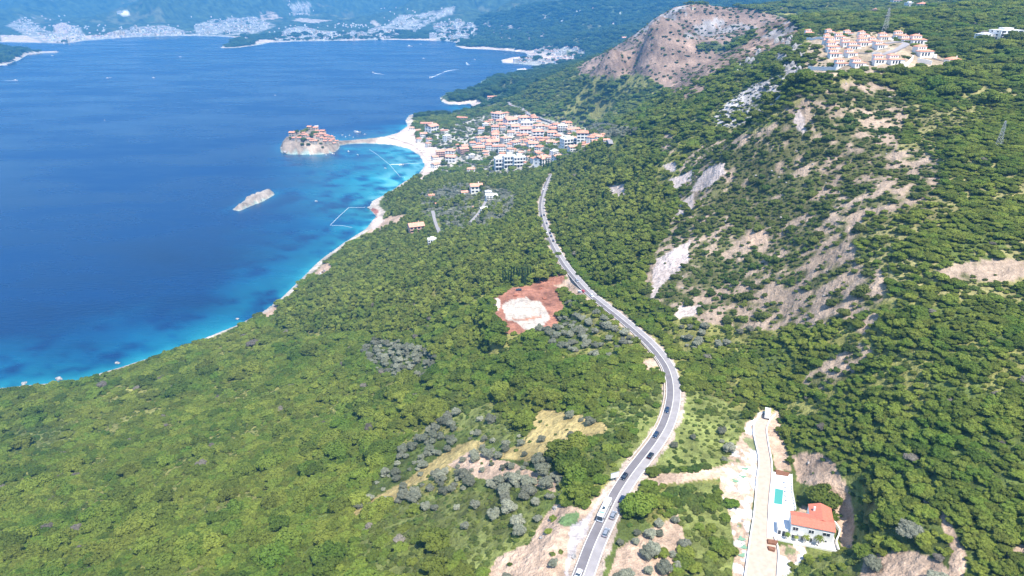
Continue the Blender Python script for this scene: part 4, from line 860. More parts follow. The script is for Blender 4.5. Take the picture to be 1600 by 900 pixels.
def house_proto(name, w_, d_, h, fl, roof, wm, rm, cols=3, balc=False, side=True):
    e = empty(name); mb = MB(); mb.box(-w_/2, w_/2, -d_/2, d_/2, -4, h); mb.build('wall', wm, e); mb = MB()
    if roof == 'hip': hip(mb, -w_/2, w_/2, -d_/2, d_/2, h+.18, min(w_, d_)*.2)
    elif roof == 'gable': gable(mb, -w_/2, w_/2, -d_/2, d_/2, h, d_*.2)
    else: mb.box(-w_/2-.2, w_/2+.2, -d_/2-.2, d_/2+.2, h, h+.35); mb.box(-w_*.2, w_*.2, -d_*.2, d_*.3, h+.35, h+2.4)
    rf = mb.build('roof', rm, e)
    if roof != 'flat': mb = MB(); mb.box(w_*.18, w_*.18+.8, d_*.1, d_*.1+.7, h+.5, h+d_*.2+1.0); mb.build('chimney', wm, rf)
    fh = h/fl
    for f in range(fl):
        for c in range(cols):
            xc = -w_/2+w_*(c+.5)/cols; ww = min(1.5, w_/cols*.45)*.8
            mb = MB(); big = balc; mb.box(xc-ww, xc+ww, -d_/2-.05, -d_/2+.05, f*fh+(.2 if big else fh*.32), f*fh+fh*.8); mb.build('window', M_['dark'], e)
        if side:
            for sx in (-1, 1):
                for yc in (-d_*.22, d_*.22): mb = MB(); mb.box(*(sorted((sx*(w_/2-.05), sx*(w_/2+.05)))), yc-.6, yc+.6, f*fh+fh*.32, f*fh+fh*.8); mb.build('window', M_['dark'], e)
        if balc and f: mb = MB(); mb.box(-w_/2+.3, w_/2-.3, -d_/2-1.5, -d_/2-.051, f*fh-.15, f*fh+.05); mb.box(-w_/2+.3, w_/2-.3, -d_/2-1.5, -d_/2-1.4, f*fh+.05, f*fh+.95); mb.build('balcony', wm, e)
    return e
HP = dict(
 a=house_proto('house', 12, 10, 8.4, 3, 'hip', M_['white'], M_['tile2'], 3, True), b=house_proto('house', 11, 9, 5.8, 2, 'gable', M_['white'], M_['tile2'], 3), c=house_proto('hotel_wing', 26, 11, 6.2, 2, 'gable', M_['cream'], M_['tile2'], 7, True),
 d=house_proto('house', 14, 10, 9.3, 3, 'flat', M_['white'], M_['white'], 4, True), e=house_proto('house', 9, 8, 5.2, 2, 'hip', M_['cream'], M_['tile'], 2), f=house_proto('house', 13, 11, 8.4, 3, 'gable', M_['pinkw'], M_['tile2'], 4, True),
 g=house_proto('house', 10, 10, 8.4, 3, 'hip', M_['white'], M_['tile'], 3), h=house_proto('pavilion', 26, 9, 3.6, 1, 'gable', M_['stone'], M_['tile'], 6))
PW = dict(a=12, b=11, c=26, d=14, e=9, f=13, g=10, h=26)
WL = dict(a='white house with pale orange roof', b='small white gabled house', c='long cream building with orange roof', d='white flat-roofed block', e='small cream house with orange roof', f='pink house with pale orange roof', g='white house with bright orange roof', h='long low stone building with orange roof')
def put_house(k, px, py, wpx, rz, label, group=None, zs=1.0, cat_='house'):
    x, y, z = ground(px, py, zmin=.5); _, _, dp = proj(x, y, z); s = float(wpx*dp/FPX/PW[k]/1.08); x2, y2 = x, y+.5*s*4
    s = min(max(s, .55), 3.2); rk = PW[k]*.5*s if k not in 'ch' else PW[k]*.38*s; keepout.append((x2, y2, rk)); hh = math.hypot(x2, y2); keepout.append((x2*(1-rk*1.1/hh), y2*(1-rk*1.1/hh), rk*.9))
    return put(HP[k], USED_H.setdefault(k, {}), (x2, y2, height(x2, y2)), rz, (s, s, s*zs), label, cat_, group)
USED_H = {}
Vl = []
for u, v, w_, k in [(150,150,130,'a'),(280,150,80,'b'),(165,200,90,'e'),(300,215,150,'b'),(20,230,60,'e'),(470,200,130,'a'),(510,275,150,'d'),(375,290,130,'b'),(110,300,90,'g'),(660,300,120,'a'),(490,330,140,'b'),(110,350,90,'e'),(310,340,90,'b'),
 (640,380,140,'a'),(820,380,120,'a'),(830,310,100,'e'),(950,300,120,'d'),(1080,300,170,'c'),(1200,410,140,'g'),(1060,430,120,'b'),(1020,485,170,'d'),(240,440,110,'a'),(90,480,140,'b'),(360,490,110,'a'),(190,540,90,'g'),(345,540,60,'e'),(200,595,70,'e'),(700,440,80,'e'),
 (800,465,110,'b'),(580,490,120,'b'),(660,545,90,'g'),(660,600,80,'e'),(850,590,100,'d'),(720,645,190,'c'),(880,650,110,'b'),(1310,425,90,'g'),(1350,370,80,'e'),(1410,410,100,'a'),(1500,430,80,'b'),(1080,530,110,'b'),(1230,490,70,'e'),(1370,465,120,'b'),(690,700,160,'b'),(420,380,80,'e'),(560,420,90,'b'),(930,250,60,'e'),(480,430,70,'e'),(20,400,80,'b'),(1460,350,60,'e'),(70,70,40,'e')]:
    Vl.append((760+u/8, 170+v/8, w_/8, k))
for u, v, w_, k in [(25,330,60,'b'),(160,410,80,'b'),(260,350,130,'b'),(405,340,90,'h'),(440,450,90,'d'),(360,640,100,'f'),(480,640,110,'a'),(490,700,120,'b'),(630,610,105,'f'),(640,550,80,'b'),(740,530,70,'g'),(830,570,180,'c'),(960,530,130,'b'),(730,660,70,'d'),(720,840,90,'a'),(890,300,70,'d'),(1010,380,70,'e'),(1000,420,80,'b'),(865,450,65,'e'),(870,500,80,'b'),(215,270,170,'h'),(620,195,130,'h'),(300,770,90,'b'),(100,360,60,'b'),(560,520,40,'e')]:
    Vl.append((640+u/7.5, 160+v/7.5, w_/7.5, k))
# rows of the village from the road down to the beach, each house named by its place in its row
Vl.sort(key=lambda q: q[1]-.05*(q[0]-800))
rows = [Vl[i:i+9] for i in range(0, len(Vl), 9)]
ordn = ['leftmost','second from left','third from left','fourth from left','fifth from left','sixth from left','seventh from left','eighth from left','rightmost']
rown = ['farthest','second farthest','third farthest','fourth farthest','fifth farthest','fourth nearest','third nearest','second nearest','nearest']
random.seed(5)
for ri, row in enumerate(rows):
    row.sort()
    for ci, (a, b, w_, k) in enumerate(row):
        rr_ = max(random.gauss(0, .35), -.8); rr_ = min(rr_, .8)
        od = ordn[ci] if ci < len(row)-1 else 'rightmost'
        put_house(k, a, b, w_*1.07, rr_+.15, '%s, %s in the %s village row' % (WL[k], od, rown[min(ri, 8)]), 'houses of the coastal village')
random.seed(31); nf = 0; tp = np.array([(640,215),(690,262),(740,235),(790,262),(850,256),(880,245),(955,222),(915,206),(870,192),(800,175),(760,190),(735,235),(700,240),(670,222)], float)
while nf < 60:
    a = random.uniform(640, 955); b = random.uniform(175, 262)
    if not inpoly(np.array([a]), np.array([b]), tp)[0]: continue
    if any(abs(a-q[0]) < 5 and abs(b-q[1]) < 3 for q in Vl): continue
    Vl.append((a, b, 7, 'e')); put_house(random.choice('bgea'), a, b, random.uniform(6.5, 11), random.uniform(-.5, .7), 'small pale house squeezed between the larger ones of the coastal village', 'small infill houses of the coastal village'); nf += 1
for k, a, b, w_, zs, lb in [('d',783,265,22,1.3,'large raw white block with stepped terraces, left of the pair above the pines'),('d',796,262,20,1.5,'tall raw white block with black openings, middle of the group above the pines'),('d',811,261,20,1.3,'white block with terrace roof, right of the group above the pines'),
  ('f',650,365,25,.9,'orange-roofed pinkish house above the small pebble cove'),('d',676,385,16,1.2,'narrow white multi-storey building below the lane fork'),('b',744,301,20,1.1,'pale terraced house uphill of the olive grove, near small pool'),('d',768,312,20,.6,'low modern white house with long flat roof in the olives'),('d',763,306,11,1.0,'small white cube house left of the long modern one'),
  ('d',758,332,16,.7,'white house with brown base beside the grove lane'),('b',727,304,14,.6,'little white house beside a blue tarpaulin in the olives'),('e',674,309,10,.8,'small white rounded house on the edge of the olive grove'),('e',683,321,7,.9,'tiny white hut at the top of the grove lane'),('e',741,326,6,.9,'tiny pink-white hut in the middle of the olive grove'),
  ('h',678,153.5,19,1.0,'long low villa with red roof behind the cove beach')]:
    if a == 678: a, b = 770, 154
    put_house(k, a, b, w_, .2 if k != 'f' else .35, lb, None, zs)
put_house('e', 1083, 14.5, 6, .3, 'small pinkish chapel on the summit of the bare brown hill', None, 1.0, 'chapel')
put_house('b', 975, 63, 8, .2, 'white house peeping over the shoulder of the brown hill')
for a, b, w_ in ((1539,62,24),(1572,62,40),(1598,72,16)):
    put_house('d', a, b, w_, .1, {1539:'grey-white flat block, left of the trio behind the hilltop village',1572:'long white apartment block with dark balcony rows, centre of the trio on the right',1598:'white block cut by the right edge, beside the long apartment block'}[a], None, .55)
for i, (a, b, w_) in enumerate(((1400,8,14),(1420,12,12),(1441,14,14),(1368,20,9),(1513,3,13))): put_house(['b','d','e','e','b'][i], a, b, w_, .3*i, ['white roadside house, leftmost of three at the top edge','white flat block, middle of three at the top edge','cream house, rightmost of three at the top edge','small orange-roofed house alone in the upper woods','white house far right at the very top edge'][i])

# hilltop village of two-tier white villas
def twin_proto():
    e = empty('hilltop_villa')
    mb = MB(); mb.box(-7,6.5,-5,1.5,-4,3.6); mb.build('lower_wall', M_['white'], e); mb = MB(); mb.box(-5,4,1.503,8,-3,7.0); mb.build('upper_wall', M_['white'], e)
    mb = MB(); hip(mb, -7,6.5,-5,1.3,3.78,1.2,.4); mb.build('lower_roof', M_['tile'], e); mb = MB(); hip(mb, -5,4,1.7,8,7.18,1.5,.4); rf = mb.build('upper_roof', M_['tile'], e); mb = MB(); mb.box(2,2.7,5,5.7,7.5,9.4); mb.build('chimney', M_['white'], rf)
    for x in (-4.6, -1.6, 1.4): mb = MB(); mb.box(x-.8, x+.8, -5.06, -4.95, .1, 2.7); mb.build('door_opening', M_['dark'], e)
    for x in (-3, -.6, 1.8): mb = MB(); mb.box(x-.55, x+.55, 1.44, 1.55, 5.2, 6.4); mb.build('window', M_['dark'], e)
    mb = MB(); mb.box(6.5,9.5,-5.5,2,-4,1.0); mb.build('terrace', M_['white'], e); return e
TW = twin_proto(); USED_T = {}
tw = [(90,150,85),(285,140,80),(270,185,75),(375,190,95),(455,155,85),(595,170,90),(590,215,80),(440,248,105),(305,235,100),(265,220,90),(310,290,120),(600,250,115),(690,225,90),(750,270,110),(790,190,105),(930,180,105),(990,220,115),(1100,230,135),(330,355,120),(480,345,105),(390,440,115),(545,445,125),(745,415,125),(890,415,140),(1150,345,155),(1450,470,180),(505,280,110)]
tw.sort(key=lambda q: q[1]); trow = [tw[0:7], tw[7:14], tw[14:20], tw[20:27]]
tr_n = ['back', 'second', 'third', 'front']
for r_, row in enumerate(trow):
    row.sort()
    for i, (u, v, w_) in enumerate(row):
        px, py = 1250+u/5.926, 30+v/5.926; x, y, z = ground(px, py); _, _, dp = proj(x, y, z); s = float(w_/5.926*dp/FPX/14.5)
        s = min(max(s, .7), 1.25); od = ordn[i] if i < len(row)-1 else 'rightmost'
        put(TW, USED_T, (x, y+3, height(x, y+3)), .1+.12*((i*7) % 3-1), (s, s, s), 'two-tier white villa with orange roofs, %s in the %s row on the hilltop' % (od, tr_n[r_]), 'villa', 'two-tier villas of the hilltop village'); keepout.append((x, y-4, 12)); keepout.append((x, y+6, 11))
for pts, h, lb in (([(1262,109),(1285,110),(1306,111)],3.5,'long white retaining wall at the left front of the hilltop village'),([(1362,87),(1376,87)],3,'short white retaining wall below the hilltop village road'),([(1412,108),(1420,101),(1426,93)],4,'white slanting retaining wall right of the front villas'),([(1433,97),(1455,102)],4,'high white retaining wall under the right-hand hilltop villa'),([(1456,92),(1478,98)],1.5,'pale low wall running down to the last right-hand villa'),([(1340,84),(1360,86),(1372,80),(1390,77)],1.5,'pale curving wall along the hilltop village road'),([(1285,62),(1260,62)],2.5,'pale wall at the far left of the hilltop village')):
    g_ = np.array([ground(*p) for p in pts]); g_ = resamp(g_, 8); g_[:, 2] = height(g_[:, 0], g_[:, 1]); [keepout.extend([(q_[0], q_[1], 6), (q_[0]*.985, q_[1]*.985, 8), (q_[0]*.965, q_[1]*.965, 7)]) for q_ in g_]; wallrun(g_, h, .8, M_['white'] if h > 2 else M_['stone'], 'retaining_wall', lb, 3)
# island houses
ISLH = [(400,390,75),(510,395,75),(620,325,80),(730,170,90),(850,180,85),(700,410,70),(760,440,60),(835,465,85),(830,300,55),(1000,255,90),(1010,310,80),(1060,345,80),(1105,350,75),(1160,365,80),(920,315,70),(900,360,70),(960,385,70),(1060,455,80),(1100,410,75),(1190,420,75),(1210,375,60),(1250,440,60),(1235,490,60),(370,305,110),(880,235,70),(945,275,60),(1060,400,70),(1140,455,70),(1290,430,50),(600,270,60),(680,330,60),(550,300,50),(780,400,50)]
ip = house_proto('stone_house', 8, 7, 5, 2, 'gable', M_['stone'], M_['tile'], 2); iu = {}
for i, (u, v, w_) in enumerate(ISLH):
    px, py = 430+u/13.33, 190+v/13.33; x, y, z = ground(px, py); _, _, dp = proj(x, y, z)
    if z < 3: continue
    s = float(w_/13.33*dp/FPX/7.2); put(ip, iu, (x, y, z), (i*1.9) % 1.4-.5, (s, s, s), 'small stone house with orange tiled roof crowded on the fortified island', 'house', 'stone houses on the island')
x, y, z = ground(430+870/13.33, 190+150/13.33); ch = house_proto('church', 9, 7, 6, 1, 'gable', M_['white'], M_['greyw'], 2); ch.location = (x, y, z+1); ch.scale = (1.2,)*3; tag(ch, 'white church with pale roof on the summit of the island', 'church')
# the far towns
def block_mesh(name, w_, d_, h, roofm, wm):
    mb = MB(); mb.box(-w_/2, w_/2, -d_/2, d_/2, -12, h); n = max(2, int(h/3.2))
    for f in range(n):
        z = h/n*(f+.35); mb.box(-w_/2+.8, w_/2-.8, -d_/2-.08, -d_/2, z, z+h/n*.45, 1)
    mb.box(-w_/2-.3, w_/2+.3, -d_/2-.3, d_/2+.3, h, h+.8, 2); mb.box(-w_*.15, w_*.15, -d_*.2, d_*.2, h+.8, h+3.4, 0)
    o = mb.build(name, [wm, M_['dark'], roofm]); return o
BP = [block_mesh('apartment_block', 42, 16, 24, M_['white'], M_['white']), block_mesh('apartment_block', 26, 16, 17, M_['tile2'], M_['white']), block_mesh('apartment_block', 20, 18, 34, M_['white'], M_['cream']), block_mesh('apartment_block', 60, 18, 16, M_['tile2'], M_['white']), block_mesh('apartment_block', 18, 14, 10, M_['tile2'], M_['white'])]
areas = [([(130,62),(200,46),(255,41),(300,55),(240,57)],70,'pale apartment block in the far town at the head of the bay',.8), ([(12,38),(40,27),(55,32),(62,45),(108,62),(80,66),(60,58),(40,50)],38,'pale block on the dark hillside at the far left of the bay',.55), ([(82,60),(90,42),(120,42),(135,60),(110,68)],26,'pale block below the bare patch in the far town',.65),
 ([(300,55),(312,38),(335,32),(400,28),(430,40),(402,50),(350,54)],52,'pale apartment block in the far town behind the wooded headland',.8), ([(432,60),(450,45),(475,42),(500,50),(560,52),(600,42),(625,55),(600,61),(500,63)],52,'pale apartment block of the beach resort across the bay',.75),
 ([(600,42),(625,25),(650,25),(672,20),(710,11),(708,18),(680,30),(650,45)],30,'pale block climbing the slope above the far resort',.6), ([(685,60),(680,38),(715,34),(745,42),(745,48),(735,63),(700,63)],26,'large pale hotel block at the right end of the far resort',1.0)]
bu = {}
for ai, (P, n, lb, sc0) in enumerate(areas):
    P = np.array(P, float); k = 0; t_ = 0; random.seed(ai+3)
    while k < n and t_ < 4000:
        t_ += 1; px = random.uniform(P[:, 0].min(), P[:, 0].max()); py = random.uniform(P[:, 1].min(), P[:, 1].max())
        if not inpoly(np.array([px]), np.array([py]), P)[0]: continue
        x, y, z = ground(px, py, 0, 1.5)
        if z < 1.2: continue
        j = random.choices([0,1,2,3,4], [3,5,1.6,1,4])[0]; s = sc0*random.uniform(.8, 1.25)
        put(BP[j], bu.setdefault(j, {}), (x, y, z), random.uniform(-.5, .5), (s, s, s), lb, 'building', 'blocks: '+lb); k += 1
        keepout.append((x, y, 24))
hb = {}
P = np.array([(805,97),(835,80),(855,74),(885,74),(920,80),(905,94),(880,100),(850,104),(815,112)], float); k = 0; random.seed(77)
while k < 62:
    px = random.uniform(800, 925); py = random.uniform(72, 112)
    if not inpoly(np.array([px]), np.array([py]), P)[0]: continue
    x, y, z = ground(px, py, 0, 1.5)
    if z < 1.2: continue
    j = random.choice([1,1,4,4,4,0]); s = random.uniform(.7, 1.0); put(BP[j], bu.setdefault(j, {}), (x, y, z), random.uniform(-.6, .6), (s, s, s), 'pale block of the small harbour town behind the near headlands', 'building', 'blocks of the small harbour town'); k += 1; keepout.append((x, y, 20))
# small houses between the blocks, too many to tell apart
mb = MB(); random.seed(9)
for (P, n, _, _s) in areas+[([(500,38),(600,36),(560,42),(520,44)],14,'',0),([(455,8),(485,4),(480,22),(460,24)],18,'',0),([(880,10),(990,8),(960,30),(900,40)],10,'',0)]:
    P = np.array(P, float); k = 0; t_ = 0
    while k < n*2.2 and t_ < 3000:
        t_ += 1; px = random.uniform(P[:, 0].min()-5, P[:, 0].max()+5); py = random.uniform(P[:, 1].min()-2, P[:, 1].max()+1)
        if not inpoly(np.array([px]), np.array([py]), P*[1,1]+0)[0] and random.random() < .8: continue
        x, y, z = ground(px, py, 0, 1.5)
        if z < 1.2: continue
        w_, d_, h = random.uniform(8, 15), random.uniform(8, 12), random.uniform(6, 11); mb.box(x-w_/2, x+w_/2, y-d_/2, y+d_/2, z-8, z+h); mb.box(x-w_/2, x+w_/2, y-d_/2, y+d_/2, z+h+.01, z+h+2, random.choice([1,1,0]), 2, 2); k += 1
o = mb.build('far_houses', [M_['white'], M_['tile2']]); o['kind'] = 'stuff'; tag(o, 'countless tiny pale houses filling the far towns round the bay', 'town')
for (px, py, w_, h, lb) in ((188,20,55,14,'white quarry building on the saddle behind the far town'),(648,52,26,60,'tall slim hotel tower in the far beach resort'),(722,61,75,26,'wide white hotel at the beach end of the far resort'),(677,60,60,40,'big glassy hotel block on the far resort beach'),(815,113,45,14,'white terraced hotel on the tip before the harbour town')):
    x, y, z = ground(px, py, 0, 1.5); b_ = block_mesh('hotel' if 'hotel' in lb else 'quarry_building', w_, 26, h, M_['white'], M_['white']); b_.location = (x, y, z); b_.rotation_euler = (0,0,.1); tag(b_, lb, 'building'); keepout.append((x, y, 40))

# ------------------------------------------------------------------ boats, wakes, swimming lines
def hullpts(l, w_, z, k=9):
    pts = []
    for i in range(k): t = i/(k-1); y = -l/2+l*t; ww = w_/2*(1-max(0, (t-.45)/.55)**2.2)*(.85+.15*min(1, t*4)); pts.append((ww, y, z))
    return pts+[(-p[0], p[1], p[2]) for p in pts[::-1][1:]]
def boat_proto(kind_='motor'):
    e = empty('motor_boat' if kind_ == 'motor' else 'sailing_yacht'); l, w_ = 9, 2.9
    b0, b1 = hullpts(l*.9, w_*.7, -.3), hullpts(l, w_, 1.1); mb = MB(); mb.hull(b0, b1); mb.build('hull', M_['wpaint'], e)
    mb = MB(); mb.box(-.95,.95,-.8,2.0,1.1,2.2,0,.15,.4); c_ = mb.build('cabin', M_['white'], e); mb = MB(); mb.box(-.9,.9,1.3,1.95,1.3,1.9,0,.1,.2); mb.build('windscreen', M_['glass'], c_)
    mb = MB(); mb.box(-1.0,1.0,-3.9,-1.0,1.1,1.2); mb.build('deck', M_['wood'], e)
    if kind_ == 'sail': mb = MB(); mb.cyl((0,.6,1.1),(0,.6,14), .12, .07, 6); m2 = mb.build('mast', M_['steel'], e); mb = MB(); mb.cyl((0,.6,2.6),(0,-3.6,2.5), .16, k=6); mb.build('boom', M_['white'], m2)
    else: mb = MB(); mb.box(-.3,.3,-4.9,-4.4,.2,1.5); mb.build('outboard', M_['black'], e)
    return e
MBt, SBt = boat_proto(), boat_proto('sail'); ub = {}
def put_boat(px, py, lpx, rz, label, sail=False, group=None):
    x, y = W(px, py, .3); _, _, dp = proj(x, y, 0); s = float(max(lpx*dp/FPX/9, .8)); return put(SBt if sail else MBt, ub, (x, y, 0), rz, (s,)*3, label, 'boat', group)
put_boat(520,241,7,1.3,'white sailing yacht with tall mast moored right below the island',True); put_boat(544.5,237,7,.3,'dark-shadowed motor boat moored between island and beach'); put_boat(559,242,3.5,1,'small white boat moored in the turquoise bay'); put_boat(602,263,4.5,1.4,'small white boat left of the swimming line corner')
put_boat(627,258,9,2.2,'white boat tied at the end of the floating jetty'); put_boat(494,314.5,3,1.5,'lone small boat in the open water between the rocks and shore'); put_boat(510,242.5,2.6,1.4,'small boat just right of the island foot'); put_boat(485,242.5,3,1.4,'tiny boat below the middle of the island')
for i, (a, b, l) in enumerate([(559,207,10),(555,205,5),(570,209.7,4),(535,211,2.6),(540,214,3.4),(546,211.5,3.4),(552,214.5,3),(523,214,2.6)]): put_boat(a, b, l, 1.7+.2*i, ['largest white boat moored behind the sand causeway','white boat close left of the largest one behind the causeway','white boat rightmost of those moored behind the causeway'][i] if i < 3 else 'tiny white boat moored behind the sand causeway', False, None if i < 3 else 'tiny boats behind the causeway')
def wake(px0, py0, px1, py1, w0, w1, label):
    a = np.array(W(px0, py0, 0)); b = np.array(W(px1, py1, 0)); d = b-a; L = np.linalg.norm(d); d /= L; n = np.array([-d[1], d[0]]); me_ = MB(); N_ = 24
    for side in (-1, 1):
        pr = None
        for i in range(N_+1):
            t = i/N_; c = a+d*L*t; jj = 1+.3*math.sin(i*2.1+side); o_ = w0+(w1-w0)*t; th_ = (.55+.1*math.sin(i*1.3))*max(.35, w0*(1-t))*jj+.4
            p = [(*(c+n*side*max(0, o_*.5-th_)), .06), (*(c+n*side*(o_*.5+th_*.4)), .06)]
            if pr: me_.poly([pr[0], pr[1], p[1], p[0]])
            pr = p
    o = me_.build('boat_wake', M_['foam']); o['kind'] = 'stuff'; tag(o, label, 'wake')
for a, b, c, d, l, lb in ((583,114,600,116.5,7,'white speedboat heading left across the middle of the bay'),(672,121.5,683,117.5,8,'speedboat leading the curved wake in the middle of the bay'),(729,99,733,102,7,'speedboat with a short wake nearing the wooded headland'),(24,126,5,126.3,8,'speedboat with a long straight wake at the far left'),(168,122,176,121,5,'speedboat with short wake left of centre in the bay')):
    put_boat(a, b, l, math.atan2(W(a, b, 0)[1]-W(c, d, 0)[1], W(a, b, 0)[0]-W(c, d, 0)[0])-PI/2, lb); wake(a, b, c, d, 6, 9, 'white foam wake behind the '+lb.split(' with')[0].split(' heading')[0])
wake(694,112,716,108,7,16,'long white arc of foam on the water beyond the speedboats'); wake(682,117.5,696,112,3,6,'thin faint foam trail joining the two curved wakes')
for a, b, l, lb in ((662,92,6,'white boat cruising off the harbour town'),(742,93,4,'small white boat near the harbour town shore'),(657,69,4,'small white boat just off the far resort beach'),(640,73,10,'long low white boat off the far resort beach'),(430,149,3.5,'lone white boat in the middle of the open bay'),(240,121.5,5,'white boat in the open bay left of centre'),(163.5,188,3.5,'lone white boat in the open sea at left'),(282,89,5,'small boat in the bay before the wooded headland'),(82,87.5,5,'small boat just below the sand spit of the far island'),(8,102.6,8,'white boat at the shore of the far left island'),(88,80.5,4,'boat at the very tip of the sand spit')): put_boat(a, b, l, 1.2+.3*(l % 3), lb)
def buoys(pts, label):
    mb = MB(); P = resamp(np.array([(*W(a, b, 0), .15) for a, b in pts]), 60)
    for a, b in zip(P[:-1], P[1:]): mb.cyl(a, b, .1, k=4)
    for p in P: mb.cyl(p-[.55,0,0], p+[.4,0,0], .32, k=6)
    tag(mb.build('buoy_line', M_['foam']), label, 'buoy line')
buoys([(577.5,234),(590,242),(609,257.5),(625,276),(632,277)], 'line of white floats marking the swimming area off the main beach'); buoys([(609,257.5),(630,256),(662,254.5)], 'straight line of floats from the jetty to the main beach'); buoys([(570,324),(545,324.5),(530,338),(516,352),(535,352.5),(550,355.5)], 'angular line of white floats off the small pebble cove')
a, b = np.array(W(611, 257, 0)), np.array(W(625, 257, 0)); mb = MB(); mb.box(min(a[0], b[0]), max(a[0], b[0]), a[1]-1.6, a[1]+1.6, -.2, .5); tag(mb.build('floating_jetty', M_['white']), 'white floating jetty in the turquoise bay', 'jetty')
# parasols on the beach
def parasol_proto():
    e = empty('beach_parasol'); mb = MB(); mb.cyl((0,0,-.3),(0,0,2.3), .05, k=5); mb.build('pole', M_['steel'], e); mb = MB(); k = 8; r = [(1.6*math.cos(j*2*PI/k), 1.6*math.sin(j*2*PI/k), 2.0) for j in range(k)]
    for j in range(k): mb.poly([r[j], r[(j+1) % k], (0,0,2.6)])
    mb.build('canopy', M_['shade'], e); return e
pp = parasol_proto(); up = {}
for i in range(90):
    t = (i//3)/29; c = spline(np.array([(612,216,0),(632,222,0),(652,230,0),(665,243,0),(674,256,0),(668,270,0)]), 10); q = c[int(t*(len(c)-1))]; off = (i % 3-1)*3.2
    x, y, z = ground(q[0]+off, q[1]-abs(off)*.2)
    if z > 12 or z < .3: continue
    put(pp, up, (x, y, z), 0, (1.5,)*3, 'pale straw-coloured parasol standing in rows on the main beach', 'parasol', 'parasols on the main beach')
# rocks
def rock_mesh(seed, flat=.6):
    V, F = ICO2; r = np.random.default_rng(seed); V = V*(1+.28*r.normal(size=(len(V), 1)).clip(-1.3, 1.3))*[1, .75, flat]; return raw_mesh('boulder', V, F, [M_['rock']])
RM = [rock_mesh(i) for i in range(5)]+[rock_mesh(9, 1.1)]
def rock(px, py, wpx, label, group=None, name='boulder', tall=False):
    x, y, z = ground(px, py); _, _, dp = proj(x, y, z); s = float(wpx*dp/FPX/2); o = bpy.data.objects.new(name, RM[5 if tall else int(px) % 5]); C.objects.link(o); o.location = (x, y, z+.1*s); o.scale = (s,)*3; o.rotation_euler = (0,0,px*1.7); tag(o, label, 'rock', group); keepout.append((x, y, s*.8)); return o
for a, b, w_, lb in ((38,600,9,'pale boulder awash at the far left of the near shore'),(92,593,11,'white-topped boulder in the water near the left shore'),(62,606,6,'small pale boulder on the shoreline at far left'),(183,568,7,'flat pale boulder lying in the shallows off the near shore'),(371,499,6,'rounded pinkish boulder beside the near shore'),(445,239,8,'white boulder at the left foot of the island'),(440,232,5,'smaller white boulder off the island left side'),(578,326,10,'dark red rock bluff at the point above the pebble cove'),(1263,724,6,'white boulder in the dry grass above the pool'),(1325,855,7,'pale boulder in the grass below the villa wall'),(868,795,9,'pale boulder beside the green patch near the gravel lay-by'),(846,841,7,'grey rock on the bare earth left of the lay-by'),(897,870,10,'pale rubble block at the edge of the gravel lay-by'),(1390,383-230,6,'lone pale rock in the scrub of the upper slope'),(958,299,9,'low pale rock in the clearing among the pines')): rock(a, b, w_, lb)
random.seed(21)
for (P, n, lb, s0) in ((ROCKY, 46, 'jagged grey limestone outcrop on the rocky scar left of the hilltop village', 9), (CLIFF[0], 9, 'tall grey crag on the cliff between brown hill and hilltop village', 12), (CLIFF[1], 16, 'grey crag among dark trees below the left end of the hilltop village', 10)):
    P = np.array(P, float); k = 0
    while k < n:
        px = random.uniform(P[:, 0].min(), P[:, 0].max()); py = random.uniform(P[:, 1].min(), P[:, 1].max())
        if inpoly(np.array([px]), np.array([py]), P)[0]: rock(px, py, s0*random.uniform(.4, 1.2), lb, lb.split(' on ')[0].split(' among ')[0]+'s', 'rock_outcrop', s0 > 9); k += 1
for a, b, w_, lb in ((851,467,9,'red earth heap at the right side of the cleared building site'),(845,452,7,'red earth heap at the top right of the cleared building site'),(806,462,8,'low red earth heap behind the pale pad of the building site')):
    o = rock(a, b, w_, lb, None, 'earth_heap'); me_ = o.data.copy(); me_.materials.clear(); me_.materials.append(M_['brownsoil2']); o.data = me_; o['category'] = 'earth heap'
random.seed(22)
for k in range(70):
    P = np.array(SPARSE[3], float); px = random.uniform(1000, 1420); py = random.uniform(130, 490)
    if inpoly(np.array([px]), np.array([py]), P)[0]: rock(px, py, random.uniform(2, 4.5), 'small pale stone block lying on the bare stony mountain slope', 'stone blocks on the mountain slope')
for k in range(40): rock(random.uniform(1145, 1180), random.uniform(740, 860), random.uniform(1.5, 4), 'pale rubble lump in the building debris beside the driveway', 'rubble lumps beside the driveway', 'rubble_lump')
for k, (px, py) in enumerate([(1165,733),(1160,745),(1148,752),(1158,842),(1163,855),(1160,868)]):
    x, y, z = ground(px, py); mb = MB(); pts = [(x+2.0*math.cos(a)*(.6+.4*math.sin(3*a+k)), y+1.3*math.sin(a)*(.7+.3*math.cos(2*a+k)), z+.25) for a in np.linspace(0, 2*PI, 12)[:-1]]; mb.hull([(p[0], p[1], p[2]-.6) for p in pts], pts); tag(mb.build('green_netting', simple('green_net%d' % k, (.17,.3,.19), .8)), 'green plastic netting lying on the rubble beside the driveway', 'netting', 'pieces of green netting by the driveway')
for ang_, (x, y, w_, lb) in ((0, (*loc2w(0,0)[:2], 0, '')),): pass
for (dx_, dy_, s, lb) in PALMS: p = loc2w(dx_*Lf/18.5, dy_); EXTRA.append((p[0], p[1], p[2], 'palm', s, lb, 'palm tree'))
